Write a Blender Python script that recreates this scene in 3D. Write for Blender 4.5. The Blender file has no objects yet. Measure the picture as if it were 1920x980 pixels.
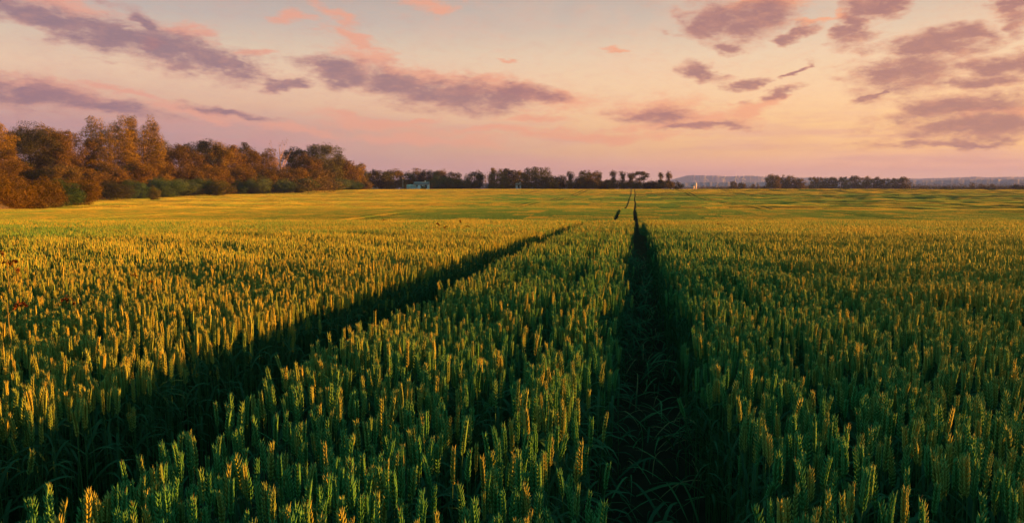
import bpy, math, random
import numpy as np
R = math.radians
SC = bpy.context.scene
COL = SC.collection

# ------------------------------------------------------------------ camera
F = 1371.0                      # focal length in photo pixels (1920 wide)
HOR = 350.0                     # row of the true horizon
PITCH = math.atan((490 - HOR) / F)
YAW = math.atan(230 / (F * math.cos(PITCH) + 140 * math.sin(PITCH)))
EZ = 1.52                       # eye height
cam_d = bpy.data.cameras.new('camera')
cam_d.sensor_width = 36; cam_d.lens = F / 1920 * 36
cam_d.clip_start = 0.05; cam_d.clip_end = 30000
cam = bpy.data.objects.new('camera', cam_d); COL.objects.link(cam)
cam.location = (0, 0, EZ); cam.rotation_euler = (math.pi / 2 - PITCH, 0, YAW)
SC.camera = cam
# horizontal view frame: t metres ahead, s metres to the right
FX, FY = -math.sin(YAW), math.cos(YAW)
RX, RY = math.cos(YAW), math.sin(YAW)
def W(s, t): return (t * FX + s * RX, t * FY + s * RY)

# ------------------------------------------------------------------ exposure, sun
SC.view_settings.view_transform = 'Standard'
SC.view_settings.look = 'None'
SC.view_settings.gamma = 1.0
EXPO = 2.8
SC.view_settings.exposure = EXPO
SUN_EL = 4.9
SUN_AZ = 76.0 - math.degrees(YAW)      # clockwise from +Y
sd = bpy.data.lights.new('sun', 'SUN'); sd.energy = 5.0; sd.angle = R(0.6); sd.color = (1.0, 0.36, 0.035)
sun = bpy.data.objects.new('sun', sd); COL.objects.link(sun)
sun.rotation_euler = (R(90 - SUN_EL), 0, R(180 - SUN_AZ))
sun.location = (60, 60, 40)

# ------------------------------------------------------------------ sky
def lin(c):
    c = c / 255.0
    return c / 12.92 if c <= 0.04045 else ((c + 0.055) / 1.055) ** 2.4
def rgb(r, g, b, k=1.0): return (lin(r) * k, lin(g) * k, lin(b) * k, 1.0)
KS = 1.16 * 2.0 ** (-EXPO)
def pix_dir(px, py):
    x, y = (px - 960) / F, (490 - py) / F
    cp, sp = math.cos(PITCH), math.sin(PITCH)
    fwd = cp + y * sp; up = y * cp - sp
    az = math.atan2(x, fwd); el = math.atan2(up, math.hypot(x, fwd))
    return az, el
wd = bpy.data.worlds.new('World'); SC.world = wd; wd.use_nodes = True
wn, wl = wd.node_tree.nodes, wd.node_tree.links
wn.clear()
def N(kind, **kw):
    n = wn.new(kind)
    for k, v in kw.items(): setattr(n, k, v)
    return n
def M(op, a, b=None, c=None, clamp=False):
    n = N('ShaderNodeMath', operation=op, use_clamp=clamp)
    for i, v in enumerate((a, b, c)):
        if v is None: continue
        if isinstance(v, (int, float)): n.inputs[i].default_value = v
        else: wl.new(v, n.inputs[i])
    return n.outputs[0]
def MIX(fac, a, b, blend='MIX'):
    n = N('ShaderNodeMix', data_type='RGBA', blend_type=blend)
    for i, v in ((0, fac), (6, a), (7, b)):
        if isinstance(v, (int, float)): n.inputs[i].default_value = v
        elif isinstance(v, tuple): n.inputs[i].default_value = v
        else: wl.new(v, n.inputs[i])
    return n.outputs[2]
tc = N('ShaderNodeTexCoord')
rot = N('ShaderNodeVectorRotate', rotation_type='Z_AXIS'); wl.new(tc.outputs['Generated'], rot.inputs['Vector'])
rot.inputs['Angle'].default_value = -YAW
sp_ = N('ShaderNodeSeparateXYZ'); wl.new(rot.outputs[0], sp_.inputs[0])
hyp = M('SQRT', M('ADD', M('MULTIPLY', sp_.outputs[0], sp_.outputs[0]), M('MULTIPLY', sp_.outputs[1], sp_.outputs[1])))
AZ = M('ARCTAN2', sp_.outputs[0], sp_.outputs[1])
EL = M('ARCTAN2', sp_.outputs[2], hyp)
cb = N('ShaderNodeCombineXYZ'); wl.new(M('MULTIPLY', AZ, 57.2958), cb.inputs[0]); wl.new(M('MULTIPLY', EL, 57.2958), cb.inputs[1])
P = cb.outputs[0]                                   # degrees (azimuth, elevation)
def ramp(fac, stops):
    n = N('ShaderNodeValToRGB'); n.color_ramp.interpolation = 'B_SPLINE' if False else 'EASE'
    n.color_ramp.interpolation = 'LINEAR'
    e = n.color_ramp.elements
    while len(e) < len(stops): e.new(0.5)
    for i, (p, c) in enumerate(stops): e[i].position = p; e[i].color = c
    wl.new(fac, n.inputs[0]); return n.outputs[0]
elf = M('DIVIDE', EL, R(22.0), clamp=True)
def ep(y): return max(0.0, pix_dir(960, y)[1] / R(22.0))
def grad(rows): return ramp(elf, [(ep(y), rgb(*c, KS)) for y, c in rows])
gl = grad([(350, (148, 122, 142)), (300, (154, 125, 142)), (245, (180, 141, 142)), (205, (212, 172, 148)), (150, (222, 190, 162)), (100, (206, 187, 166)), (50, (182, 170, 163)), (-40, (156, 152, 152))])
gr = grad([(350, (255, 196, 168)), (318, (250, 180, 152)), (285, (255, 196, 128)), (240, (255, 204, 138)), (180, (246, 206, 158)), (110, (232, 202, 168)), (40, (204, 184, 164)), (-40, (180, 166, 156))])
azf = N('ShaderNodeMapRange', interpolation_type='SMOOTHSTEP')
azf.inputs['From Min'].default_value = R(-34); azf.inputs['From Max'].default_value = R(34); wl.new(AZ, azf.inputs['Value'])
base = MIX(azf.outputs[0], gl, gr)
# warped coordinates so that the cloud edges tear
def noise(vec, scale, detail=5, rough=0.55, out=0, dist=0.0):
    n = N('ShaderNodeTexNoise'); n.inputs['Scale'].default_value = scale; n.inputs['Detail'].default_value = detail
    n.inputs['Roughness'].default_value = rough; n.inputs['Distortion'].default_value = dist
    wl.new(vec, n.inputs['Vector']); return n.outputs[out]
def VM(op, a, b):
    n = N('ShaderNodeVectorMath', operation=op)
    for i, v in enumerate((a, b)):
        if isinstance(v, tuple): n.inputs[i].default_value = v
        else: wl.new(v, n.inputs[i])
    return n.outputs[0]
an = VM('MULTIPLY', P, (0.42, 1.0, 1.0))
wv = VM('MULTIPLY', VM('SUBTRACT', noise(an, 0.55, 4, 0.6, 1), (0.5, 0.5, 0.5)), (7.0, 2.6, 0))
PW = VM('ADD', P, wv)
fine = M('MULTIPLY', M('SUBTRACT', noise(VM('ADD', an, (5.0, 17.0, 9.0)), 3.6, 6, 0.7), 0.5), 0.72)
fb = M('ADD', noise(an, 1.1, 8, 0.62, 0, 0.4), fine)
fb2 = M('ADD', noise(VM('ADD', an, (31.0, 7.0, 3.0)), 1.6, 8, 0.65, 0, 0.3), fine)
def field(blobs, amp, nz, lo, hi):
    tot = None
    for (cx, cy, rx, ry, ang) in blobs:
        az, el = pix_dir(cx, cy); k = 57.2958 / F
        m = N('ShaderNodeMapping', vector_type='TEXTURE'); wl.new(PW, m.inputs[0])
        m.inputs[1].default_value = (math.degrees(az), math.degrees(el), 0)
        m.inputs[2].default_value = (0, 0, R(-ang))
        m.inputs[3].default_value = (rx * k * 1.35, ry * k * 1.45, 1)
        g = N('ShaderNodeTexGradient', gradient_type='SPHERICAL'); wl.new(m.outputs[0], g.inputs[0])
        tot = g.outputs[1] if tot is None else M('SMOOTH_MAX', tot, g.outputs[1], 0.12)
    raw = tot
    d = M('ADD', tot, M('MULTIPLY', M('SUBTRACT', nz, 0.5), amp))
    mr = N('ShaderNodeMapRange', interpolation_type='SMOOTHSTEP'); wl.new(d, mr.inputs['Value'])
    mr.inputs['From Min'].default_value = lo; mr.inputs['From Max'].default_value = hi
    gate = M('MULTIPLY', raw, 5.0, clamp=True)
    return M('MULTIPLY', mr.outputs[0], gate), d
MAUVE = [(70, 32, 120, 24, 12), (200, 68, 150, 30, 12), (340, 98, 140, 34, 10), (430, 122, 80, 20, 10), (275, 45, 50, 16, 20),
         (640, 138, 80, 26, 8), (740, 158, 120, 30, 8), (850, 176, 130, 30, 5), (950, 182, 90, 24, -3), (530, 152, 35, 10, 0),
         (1335, 40, 55, 38, 0), (1410, 38, 75, 40, -10), (1375, 90, 38, 14, 0), (1502, 64, 28, 14, -25), (1605, 45, 30, 36, 0), (1650, 15, 42, 16, 0),
         (1330, 137, 48, 14, 18), (1408, 158, 34, 11, -12), (1455, 178, 50, 9, -15), (1490, 132, 25, 6, -25), (1700, 138, 100, 36, -8), (1745, 85, 80, 24, 0), (1800, 64, 60, 15, 5),
         (1868, 122, 50, 22, 0), (1910, 118, 40, 26, 0), (1850, 155, 70, 14, 0), (1625, 182, 40, 7, -15), (1800, 200, 120, 20, -4), (1840, 236, 150, 24, 0),
         (1780, 266, 130, 7, 0), (1910, 15, 25, 30, 0), (1235, 216, 75, 20, 0), (1310, 240, 90, 9, -3), (1010, 186, 60, 12, 0), (50, 175, 110, 26, 8), (180, 195, 130, 14, 8), (420, 205, 90, 8, 8)]
SALM = [(110, 6, 70, 14, 5), (555, 36, 28, 14, 0), (640, 35, 50, 14, 22), (672, 78, 62, 12, 22), (690, 112, 70, 16, 16), (790, 140, 110, 16, 8), (905, 150, 80, 12, 0),
        (960, 172, 110, 18, 6), (1050, 188, 90, 16, 0), (800, 14, 55, 18, 0), (270, 88, 24, 10, 0), (365, 62, 40, 12, 0), (480, 100, 30, 8, 0), (30, 150, 60, 9, 10), (100, 172, 90, 24, 8),
        (1230, 206, 85, 30, -3), (1300, 222, 110, 18, 0), (1250, 240, 130, 10, 0), (1410, 205, 70, 14, -22), (1000, 218, 80, 8, 0), (980, 184, 60, 8, 0), (700, 228, 130, 12, 4), (360, 205, 110, 10, 8),
        (800, 262, 160, 14, 2), (560, 240, 120, 9, 6), (1160, 93, 40, 4, 0), (1440, 8, 70, 14, 0), (1590, 25, 22, 9, 0), (1530, 38, 40, 5, 0), (940, 112, 24, 4, 10),
        (1120, 255, 180, 10, 2), (950, 245, 160, 8, 0), (780, 225, 60, 7, 0), (220, 168, 90, 8, 10), (1880, 208, 60, 10, 0)]
aS, dS = field(SALM, 0.90, fb2, 0.0, 0.85)
aM, dM = field(MAUVE, 0.95, fb, -0.04, 0.74)
mauveC = MIX(azf.outputs[0], rgb(130, 102, 118, KS), rgb(160, 108, 106, KS))
salC = MIX(azf.outputs[0], rgb(218, 154, 134, KS), rgb(240, 164, 122, KS))
thick = N('ShaderNodeMapRange', interpolation_type='SMOOTHSTEP'); wl.new(dM, thick.inputs['Value'])
thick.inputs['From Min'].default_value = 0.85; thick.inputs['From Max'].default_value = 0.15; thick.inputs['To Min'].default_value = 0.0; thick.inputs['To Max'].default_value = 0.75
mauve2 = MIX(M('ADD', M('MULTIPLY', thick.outputs[0], 0.75), M('MULTIPLY', M('SUBTRACT', fb2, 0.45), 0.9, clamp=True), clamp=True), mauveC, salC)
# long low bands near the horizon
bn = noise(VM('MULTIPLY', P, (0.09, 1.0, 1.0)), 0.8, 6, 0.6)
bm = N('ShaderNodeMapRange', interpolation_type='SMOOTHSTEP'); wl.new(bn, bm.inputs['Value'])
bm.inputs['From Min'].default_value = 0.45; bm.inputs['From Max'].default_value = 0.66
low = N('ShaderNodeMapRange', interpolation_type='SMOOTHSTEP'); wl.new(EL, low.inputs['Value'])
low.inputs['From Min'].default_value = R(7.5); low.inputs['From Max'].default_value = R(2.5); low.inputs['To Min'].default_value = 0; low.inputs['To Max'].default_value = 1
bands = M('MULTIPLY', M('MULTIPLY', bm.outputs[0], low.outputs[0]), 0.55)
c1 = MIX(bands, base, MIX(azf.outputs[0], rgb(196, 140, 140, KS), rgb(216, 152, 146, KS)))
# faint high veil
veil = M('MULTIPLY', M('SUBTRACT', noise(an, 0.35, 6, 0.6, 0, 0.8), 0.42, clamp=True), 0.9, clamp=True)
c1 = MIX(veil, c1, MIX(azf.outputs[0], rgb(196, 160, 150, KS), rgb(250, 200, 160, KS)))
c2 = MIX(M('MULTIPLY', aS, 0.85), c1, salC)
c3 = MIX(M('MULTIPLY', aM, 0.88), c2, mauve2)
# overhead: clear dusk sky, tinted teal and boosted to fill the crop's shade
nish = N('ShaderNodeTexSky', sky_type='NISHITA', sun_disc=False)
nish.sun_elevation = R(SUN_EL); nish.sun_rotation = R(SUN_AZ); nish.air_density = 1.4; nish.dust_density = 1.0; nish.ozone_density = 3.0
nsc = MIX(1.0, nish.outputs[0], (0.17 * KS * 2, 0.41 * KS * 2, 0.29 * KS * 2, 1), 'MULTIPLY')
upf = N('ShaderNodeMapRange', interpolation_type='SMOOTHSTEP'); wl.new(EL, upf.inputs['Value'])
upf.inputs['From Min'].default_value = R(19); upf.inputs['From Max'].default_value = R(38)
# the half of the horizon behind the camera is dimmer dusk
bk = N('ShaderNodeMapRange', interpolation_type='SMOOTHSTEP'); wl.new(sp_.outputs[1], bk.inputs['Value'])
bk.inputs['From Min'].default_value = 0.45; bk.inputs['From Max'].default_value = -0.3; bk.inputs['To Min'].default_value = 0; bk.inputs['To Max'].default_value = 0.75
c4 = MIX(bk.outputs[0], c3, rgb(72, 96, 104, KS))
skyc = MIX(upf.outputs[0], c4, nsc)
bg = N('ShaderNodeBackground'); wl.new(skyc, bg.inputs[0]); bg.inputs[1].default_value = 1.0
wo = N('ShaderNodeOutputWorld'); wl.new(bg.outputs[0], wo.inputs[0])
wd.cycles.sampling_method = 'MANUAL'; wd.cycles.sample_map_resolution = 512
cy = SC.cycles
cy.max_bounces = 5; cy.diffuse_bounces = 3; cy.glossy_bounces = 1; cy.transmission_bounces = 3; cy.volume_bounces = 0
cy.use_denoising = True; cy.sample_clamp_indirect = 4.0
cy.caustics_reflective = False; cy.caustics_refractive = False

# ------------------------------------------------------------------ helpers
rng = np.random.default_rng(11)
random.seed(5)
def tag(o, label=None, cat=None, group=None, kind=None):
    if label: o['label'] = label
    if cat: o['category'] = cat
    if group: o['group'] = group
    if kind: o['kind'] = kind
    return o
def np_mesh(name, V, faces, mat=None, smooth=False, col=None, mats=None, mi=None):
    """V (n,3); faces: list of arrays, each (k, n_sides)"""
    me = bpy.data.meshes.new(name)
    V = np.asarray(V, dtype=np.float32)
    me.vertices.add(len(V)); me.vertices.foreach_set('co', V.ravel())
    fl = [np.asarray(f, dtype=np.int32) for f in faces if len(f)]
    if fl:
        loops = np.concatenate([f.ravel() for f in fl])
        tot = np.concatenate([np.full(len(f), f.shape[1], np.int32) for f in fl])
        st = np.concatenate([[0], np.cumsum(tot)[:-1]]).astype(np.int32)
        me.loops.add(len(loops)); me.loops.foreach_set('vertex_index', loops)
        me.polygons.add(len(tot)); me.polygons.foreach_set('loop_start', st)
        if mi is not None: me.polygons.foreach_set('material_index', np.asarray(mi, dtype=np.int32))
        if smooth: me.polygons.foreach_set('use_smooth', np.ones(len(tot), bool))
    if col is not None:
        at = me.attributes.new('tint', 'FLOAT', 'POINT'); at.data.foreach_set('value', np.asarray(col, dtype=np.float32))
    me.update(); me.validate()
    for m in (mats or ([mat] if mat else [])): me.materials.append(m)
    return me
def link(name, me, parent=None, loc=None):
    o = bpy.data.objects.new(name, me); COL.objects.link(o)
    if parent: o.parent = parent
    if loc is not None: o.location = loc
    return o
def empty(name, loc, rz=0.0):
    o = bpy.data.objects.new(name, None); COL.objects.link(o); o.location = loc; o.rotation_euler = (0, 0, rz)
    o.empty_display_size = 0.2
    return o
class MB:
    """collects verts, tris/quads and a material slot per face"""
    def __init__(s): s.V = []; s.T = []; s.Q = []; s.tm = []; s.qm = []; s.c = []; s.n = 0
    def add(s, V, T=(), Q=(), m=0, c=0.5):
        V = np.asarray(V, dtype=float); s.V.append(V)
        if len(T): s.T.append(np.asarray(T) + s.n); s.tm += [m] * len(T)
        if len(Q): s.Q.append(np.asarray(Q) + s.n); s.qm += [m] * len(Q)
        s.c.append(np.full(len(V), c)); s.n += len(V)
    def mesh(s, name, mats, smooth=False):
        fs = []; mi = []
        if s.T: fs.append(np.concatenate(s.T)); mi += s.tm
        if s.Q: fs.append(np.concatenate(s.Q)); mi += s.qm
        return np_mesh(name, np.concatenate(s.V), fs, smooth=smooth, col=np.concatenate(s.c), mats=mats, mi=mi)
def tube(mb, pts, rad, n=4, m=0, c=0.5, cap=True):
    pts = np.asarray(pts, dtype=float); k = len(pts)
    d = np.gradient(pts, axis=0); d /= np.linalg.norm(d, axis=1)[:, None] + 1e-9
    ref = np.array([0.31, 0.95, 0.05]); V = []
    for i in range(k):
        a = np.cross(d[i], ref); a /= np.linalg.norm(a) + 1e-9; b = np.cross(d[i], a)
        for j in range(n):
            th = 2 * math.pi * j / n; V.append(pts[i] + rad[i] * (a * math.cos(th) + b * math.sin(th)))
    Q = [(i * n + j, i * n + (j + 1) % n, (i + 1) * n + (j + 1) % n, (i + 1) * n + j) for i in range(k - 1) for j in range(n)]
    if cap and n == 4: Q.append(tuple((k - 1) * n + j for j in range(n)))
    mb.add(V, Q=Q, m=m, c=c)
def box(mb, x0, x1, y0, y1, z0, z1, m=0, c=0.5):
    V = [(x, y, z) for z in (z0, z1) for y in (y0, y1) for x in (x0, x1)]
    mb.add(V, Q=[(0, 2, 3, 1), (4, 5, 7, 6), (0, 1, 5, 4), (2, 6, 7, 3), (0, 4, 6, 2), (1, 3, 7, 5)], m=m, c=c)

# ------------------------------------------------------------------ materials
def mat(name, build):
    m = bpy.data.materials.new(name); m.use_nodes = True
    nt = m.node_tree; nt.nodes.clear()
    build(nt); return m
def leafy(c_dark, c_lite, trans=0.3, patch=None, rough=0.6, tintamt=1.0, sheen=0.0, gloss=0.012):
    """two-tone leaf or ear surface; tone from the per-instance random number, the tint attribute and large patches of painted shade"""
    def b(nt):
        n, l = nt.nodes, nt.links
        oi = n.new('ShaderNodeObjectInfo'); at = n.new('ShaderNodeAttribute'); at.attribute_name = 'tint'
        ad = n.new('ShaderNodeMath'); ad.operation = 'MULTIPLY_ADD'; ad.inputs[1].default_value = 0.5; l.new(oi.outputs['Random'], ad.inputs[0])
        ml = n.new('ShaderNodeMath'); ml.operation = 'MULTIPLY'; ml.inputs[1].default_value = 0.55 * tintamt; l.new(at.outputs['Fac'], ml.inputs[0]); l.new(ml.outputs[0], ad.inputs[2])
        mx = n.new('ShaderNodeMix'); mx.data_type = 'RGBA'; mx.clamp_factor = True
        l.new(ad.outputs[0], mx.inputs[0]); mx.inputs[6].default_value = (*c_dark, 1); mx.inputs[7].default_value = (*c_lite, 1)
        colr = mx.outputs[2]
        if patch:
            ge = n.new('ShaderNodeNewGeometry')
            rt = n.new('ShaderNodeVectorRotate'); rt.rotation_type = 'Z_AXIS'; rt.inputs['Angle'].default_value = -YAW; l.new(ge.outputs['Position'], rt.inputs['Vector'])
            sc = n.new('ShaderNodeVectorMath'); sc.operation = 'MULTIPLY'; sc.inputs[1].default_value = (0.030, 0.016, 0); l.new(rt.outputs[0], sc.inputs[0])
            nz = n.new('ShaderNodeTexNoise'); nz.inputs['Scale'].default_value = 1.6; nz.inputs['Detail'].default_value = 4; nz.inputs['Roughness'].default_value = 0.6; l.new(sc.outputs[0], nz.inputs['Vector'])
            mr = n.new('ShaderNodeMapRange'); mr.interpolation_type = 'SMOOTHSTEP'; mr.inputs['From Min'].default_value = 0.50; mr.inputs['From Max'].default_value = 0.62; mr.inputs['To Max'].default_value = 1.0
            # shaded folds of the field painted in as green bands (metres ahead, 0..450)
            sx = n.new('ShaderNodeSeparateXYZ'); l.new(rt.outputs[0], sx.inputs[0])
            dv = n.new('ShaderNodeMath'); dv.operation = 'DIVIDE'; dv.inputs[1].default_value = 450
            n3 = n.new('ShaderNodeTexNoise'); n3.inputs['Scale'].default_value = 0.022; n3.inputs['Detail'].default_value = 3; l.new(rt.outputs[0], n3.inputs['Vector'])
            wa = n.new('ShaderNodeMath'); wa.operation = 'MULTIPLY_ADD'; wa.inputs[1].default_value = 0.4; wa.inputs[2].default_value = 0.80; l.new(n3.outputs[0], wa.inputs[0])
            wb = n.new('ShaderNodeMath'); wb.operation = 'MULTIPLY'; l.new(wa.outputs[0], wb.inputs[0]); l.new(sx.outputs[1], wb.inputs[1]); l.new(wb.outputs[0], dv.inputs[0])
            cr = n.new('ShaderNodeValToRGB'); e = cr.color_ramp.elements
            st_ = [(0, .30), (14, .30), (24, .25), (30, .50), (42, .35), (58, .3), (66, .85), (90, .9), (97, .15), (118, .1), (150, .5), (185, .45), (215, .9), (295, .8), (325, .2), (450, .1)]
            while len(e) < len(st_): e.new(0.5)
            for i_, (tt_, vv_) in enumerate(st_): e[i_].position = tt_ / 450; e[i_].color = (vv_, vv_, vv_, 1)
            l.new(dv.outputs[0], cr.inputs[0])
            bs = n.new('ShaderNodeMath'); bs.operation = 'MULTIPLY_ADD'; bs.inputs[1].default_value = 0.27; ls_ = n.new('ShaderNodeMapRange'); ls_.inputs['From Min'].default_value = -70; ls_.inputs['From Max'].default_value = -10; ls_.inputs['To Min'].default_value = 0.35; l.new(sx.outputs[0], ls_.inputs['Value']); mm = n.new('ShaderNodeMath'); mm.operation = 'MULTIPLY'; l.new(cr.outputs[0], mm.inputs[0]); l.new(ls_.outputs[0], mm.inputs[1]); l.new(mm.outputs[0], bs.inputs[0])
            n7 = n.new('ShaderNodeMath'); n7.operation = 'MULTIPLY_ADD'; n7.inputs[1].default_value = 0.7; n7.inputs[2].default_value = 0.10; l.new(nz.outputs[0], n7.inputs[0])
            # near the camera, green painted beside the wheel track stands in for shade
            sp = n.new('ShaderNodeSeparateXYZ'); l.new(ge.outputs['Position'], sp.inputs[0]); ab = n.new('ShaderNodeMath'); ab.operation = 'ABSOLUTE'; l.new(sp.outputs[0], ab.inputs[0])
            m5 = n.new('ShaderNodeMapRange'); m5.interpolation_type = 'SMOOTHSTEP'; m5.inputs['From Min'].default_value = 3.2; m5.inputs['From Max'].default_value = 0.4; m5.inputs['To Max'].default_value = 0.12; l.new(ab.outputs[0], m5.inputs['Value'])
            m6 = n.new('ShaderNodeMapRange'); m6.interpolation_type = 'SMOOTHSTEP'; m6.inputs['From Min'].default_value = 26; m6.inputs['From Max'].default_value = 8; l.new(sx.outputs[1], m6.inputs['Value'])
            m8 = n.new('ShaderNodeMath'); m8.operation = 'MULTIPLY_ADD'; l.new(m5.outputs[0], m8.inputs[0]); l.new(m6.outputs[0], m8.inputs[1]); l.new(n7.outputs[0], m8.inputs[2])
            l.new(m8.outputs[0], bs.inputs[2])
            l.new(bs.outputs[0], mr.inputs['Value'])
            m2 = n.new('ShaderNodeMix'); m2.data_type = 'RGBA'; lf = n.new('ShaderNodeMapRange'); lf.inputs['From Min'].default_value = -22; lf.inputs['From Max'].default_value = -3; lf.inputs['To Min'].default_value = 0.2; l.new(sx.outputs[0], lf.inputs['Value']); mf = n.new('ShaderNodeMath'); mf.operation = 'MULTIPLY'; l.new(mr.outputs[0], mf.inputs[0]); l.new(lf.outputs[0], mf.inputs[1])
            # a random share of riper stalks takes less of the painted shade
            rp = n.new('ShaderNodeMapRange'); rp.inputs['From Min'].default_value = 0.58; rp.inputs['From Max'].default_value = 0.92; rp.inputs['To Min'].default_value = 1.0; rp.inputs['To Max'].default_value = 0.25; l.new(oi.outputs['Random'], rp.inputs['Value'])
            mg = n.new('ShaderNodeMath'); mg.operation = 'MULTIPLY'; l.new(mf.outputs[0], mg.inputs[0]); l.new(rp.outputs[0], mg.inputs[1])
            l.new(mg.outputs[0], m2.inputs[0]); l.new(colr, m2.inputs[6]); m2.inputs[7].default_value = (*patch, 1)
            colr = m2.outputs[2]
        di = n.new('ShaderNodeBsdfDiffuse'); l.new(colr, di.inputs[0])
        tr = n.new('ShaderNodeBsdfTranslucent'); l.new(colr, tr.inputs[0])
        ms = n.new('ShaderNodeMixShader'); ms.inputs[0].default_value = trans; l.new(di.outputs[0], ms.inputs[1]); l.new(tr.outputs[0], ms.inputs[2])
        gs = n.new('ShaderNodeBsdfGlossy'); gs.inputs['Roughness'].default_value = rough; gs.inputs[0].default_value = (0.8, 0.8, 0.8, 1)
        m3 = n.new('ShaderNodeMixShader'); m3.inputs[0].default_value = gloss; l.new(ms.outputs[0], m3.inputs[1]); l.new(gs.outputs[0], m3.inputs[2])
        o = n.new('ShaderNodeOutputMaterial'); l.new(m3.outputs[0], o.inputs[0])
    return b
def rough_mat(c1, c2, scale=2.0, rough=0.9, bump=0.0, spec=0.2):
    def b(nt):
        n, l = nt.nodes, nt.links
        ge = n.new('ShaderNodeNewGeometry'); nz = n.new('ShaderNodeTexNoise'); nz.inputs['Scale'].default_value = scale; nz.inputs['Detail'].default_value = 6
        l.new(ge.outputs['Position'], nz.inputs['Vector'])
        mr = n.new('ShaderNodeMapRange'); mr.inputs['From Min'].default_value = 0.35; mr.inputs['From Max'].default_value = 0.65; l.new(nz.outputs[0], mr.inputs['Value'])
        mx = n.new('ShaderNodeMix'); mx.data_type = 'RGBA'; l.new(mr.outputs[0], mx.inputs[0]); mx.inputs[6].default_value = (*c1, 1); mx.inputs[7].default_value = (*c2, 1)
        p = n.new('ShaderNodeBsdfPrincipled'); l.new(mx.outputs[2], p.inputs['Base Color']); p.inputs['Roughness'].default_value = rough
        p.inputs['Specular IOR Level'].default_value = spec
        if bump:
            bu = n.new('ShaderNodeBump'); bu.inputs['Strength'].default_value = bump; l.new(nz.outputs[0], bu.inputs['Height']); l.new(bu.outputs[0], p.inputs['Normal'])
        o = n.new('ShaderNodeOutputMaterial'); l.new(p.outputs[0], o.inputs[0])
    return b
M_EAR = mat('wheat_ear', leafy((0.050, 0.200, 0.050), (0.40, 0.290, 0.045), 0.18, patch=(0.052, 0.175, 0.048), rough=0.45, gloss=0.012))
M_STEM = mat('wheat_stem', leafy((0.030, 0.095, 0.030), (0.055, 0.12, 0.038), 0.1, gloss=0.012))
M_LEAF = mat('wheat_leaf', leafy((0.012, 0.048, 0.020), (0.028, 0.080, 0.030), 0.35, gloss=0.008))
M_AWN = mat('wheat_awn', leafy((0.16, 0.13, 0.04), (0.26, 0.17, 0.05), 0.1))
M_SOIL = mat('soil', rough_mat((0.016, 0.013, 0.008), (0.034, 0.028, 0.016), 9.0, 1.0, 0.5))
M_RUST = mat('rusty_weed', leafy((0.07, 0.020, 0.006), (0.15, 0.045, 0.010), 0.15))
M_WEEDSTEM = mat('weed_stem', leafy((0.10, 0.10, 0.035), (0.16, 0.12, 0.04), 0.1))
M_DRY = mat('dry_grass', leafy((0.17, 0.12, 0.045), (0.30, 0.20, 0.075), 0.25))
M_BARK = mat('bark', rough_mat((0.045, 0.032, 0.022), (0.10, 0.072, 0.045), 3.0))
M_PALEBARK = mat('pale_bark', rough_mat((0.16, 0.10, 0.05), (0.26, 0.17, 0.09), 3.0))
def foliage(name, d, li, tr=0.08): return mat(name, leafy(d, li, tr, gloss=0.008))
FOL = {
 'rust': foliage('russet_leaves', (0.027, 0.020, 0.0015), (0.105, 0.066, 0.003)),
 'gold': foliage('golden_leaves', (0.042, 0.034, 0.002), (0.140, 0.095, 0.004)),
 'dark': foliage('dark_leaves', (0.010, 0.014, 0.006), (0.026, 0.028, 0.009)),
 'olive': foliage('olive_leaves', (0.025, 0.032, 0.008), (0.065, 0.066, 0.012)),
 'green': foliage('green_leaves', (0.014, 0.040, 0.018), (0.034, 0.068, 0.024)),
 'sage': foliage('sage_leaves', (0.028, 0.060, 0.028), (0.060, 0.090, 0.034)),
 'brown': foliage('brown_leaves', (0.046, 0.036, 0.008), (0.110, 0.080, 0.014)),
}

# ------------------------------------------------------------------ terrain
TT = np.array([-60, 0, 7, 12, 18, 25, 31, 40, 52, 63, 78, 92, 101, 112, 128, 150, 175, 205, 240, 275, 311, 345, 385, 425, 455, 500, 700, 1500, 4000, 9500], float)
DD = np.array([.75, .75, .76, .83, .98, 1.18, 1.44, 2.05, 2.60, 2.78, 2.93, 2.92, 2.98, 3.45, 3.90, 3.98, 4.02, 4.10, 4.05, 3.80, 3.30, 2.55, 1.70, 1.35, 1.62, 2.1, 4.0, 9.0, 12.0, 14.0], float)
# natural cubic through the profile
def spline(xs, ys):
    n = len(xs); h = np.diff(xs); A = np.zeros((n, n)); B = np.zeros(n); A[0, 0] = A[-1, -1] = 1
    for i in range(1, n - 1):
        A[i, i-1] = h[i-1]; A[i, i] = 2 * (h[i-1] + h[i]); A[i, i+1] = h[i]; B[i] = 3 * ((ys[i+1]-ys[i]) / h[i] - (ys[i]-ys[i-1]) / h[i-1])
    c = np.linalg.solve(A, B); return h, c
_h, _c = spline(TT, DD)
def prof(t):
    t = np.clip(np.asarray(t, float), TT[0], TT[-1] - 1e-3); i = np.clip(np.searchsorted(TT, t, side='right') - 1, 0, len(TT) - 2)
    a = DD[i]; h = _h[i]; c0 = _c[i]; c1 = _c[i+1]; b = (DD[i+1]-a) / h - h * (2 * c0 + c1) / 3; d = (c1 - c0) / (3 * h); x = t - TT[i]
    lin_ = a + (DD[i+1]-a) * x / h
    return np.where(t > 460, lin_, a + b * x + c0 * x * x + d * x ** 3)
_wr = np.random.default_rng(4)
WAVES = [(_wr.uniform(-1, 1) * 0.9, 2 * math.pi / _wr.uniform(42, 110), _wr.uniform(0, 6.28), _wr.uniform(0.5, 1)) for _ in range(16)]
def undul(s, t):
    z = 0
    for a, k, ph, w in WAVES:        # crests lie mostly across the view, bent
        z = z + w * np.sin(k * (t * math.cos(a) + 0.75 * s * math.sin(a)) + ph + 0.6 * np.sin(s * 0.021 + ph))
    return z / 4.0
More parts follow.
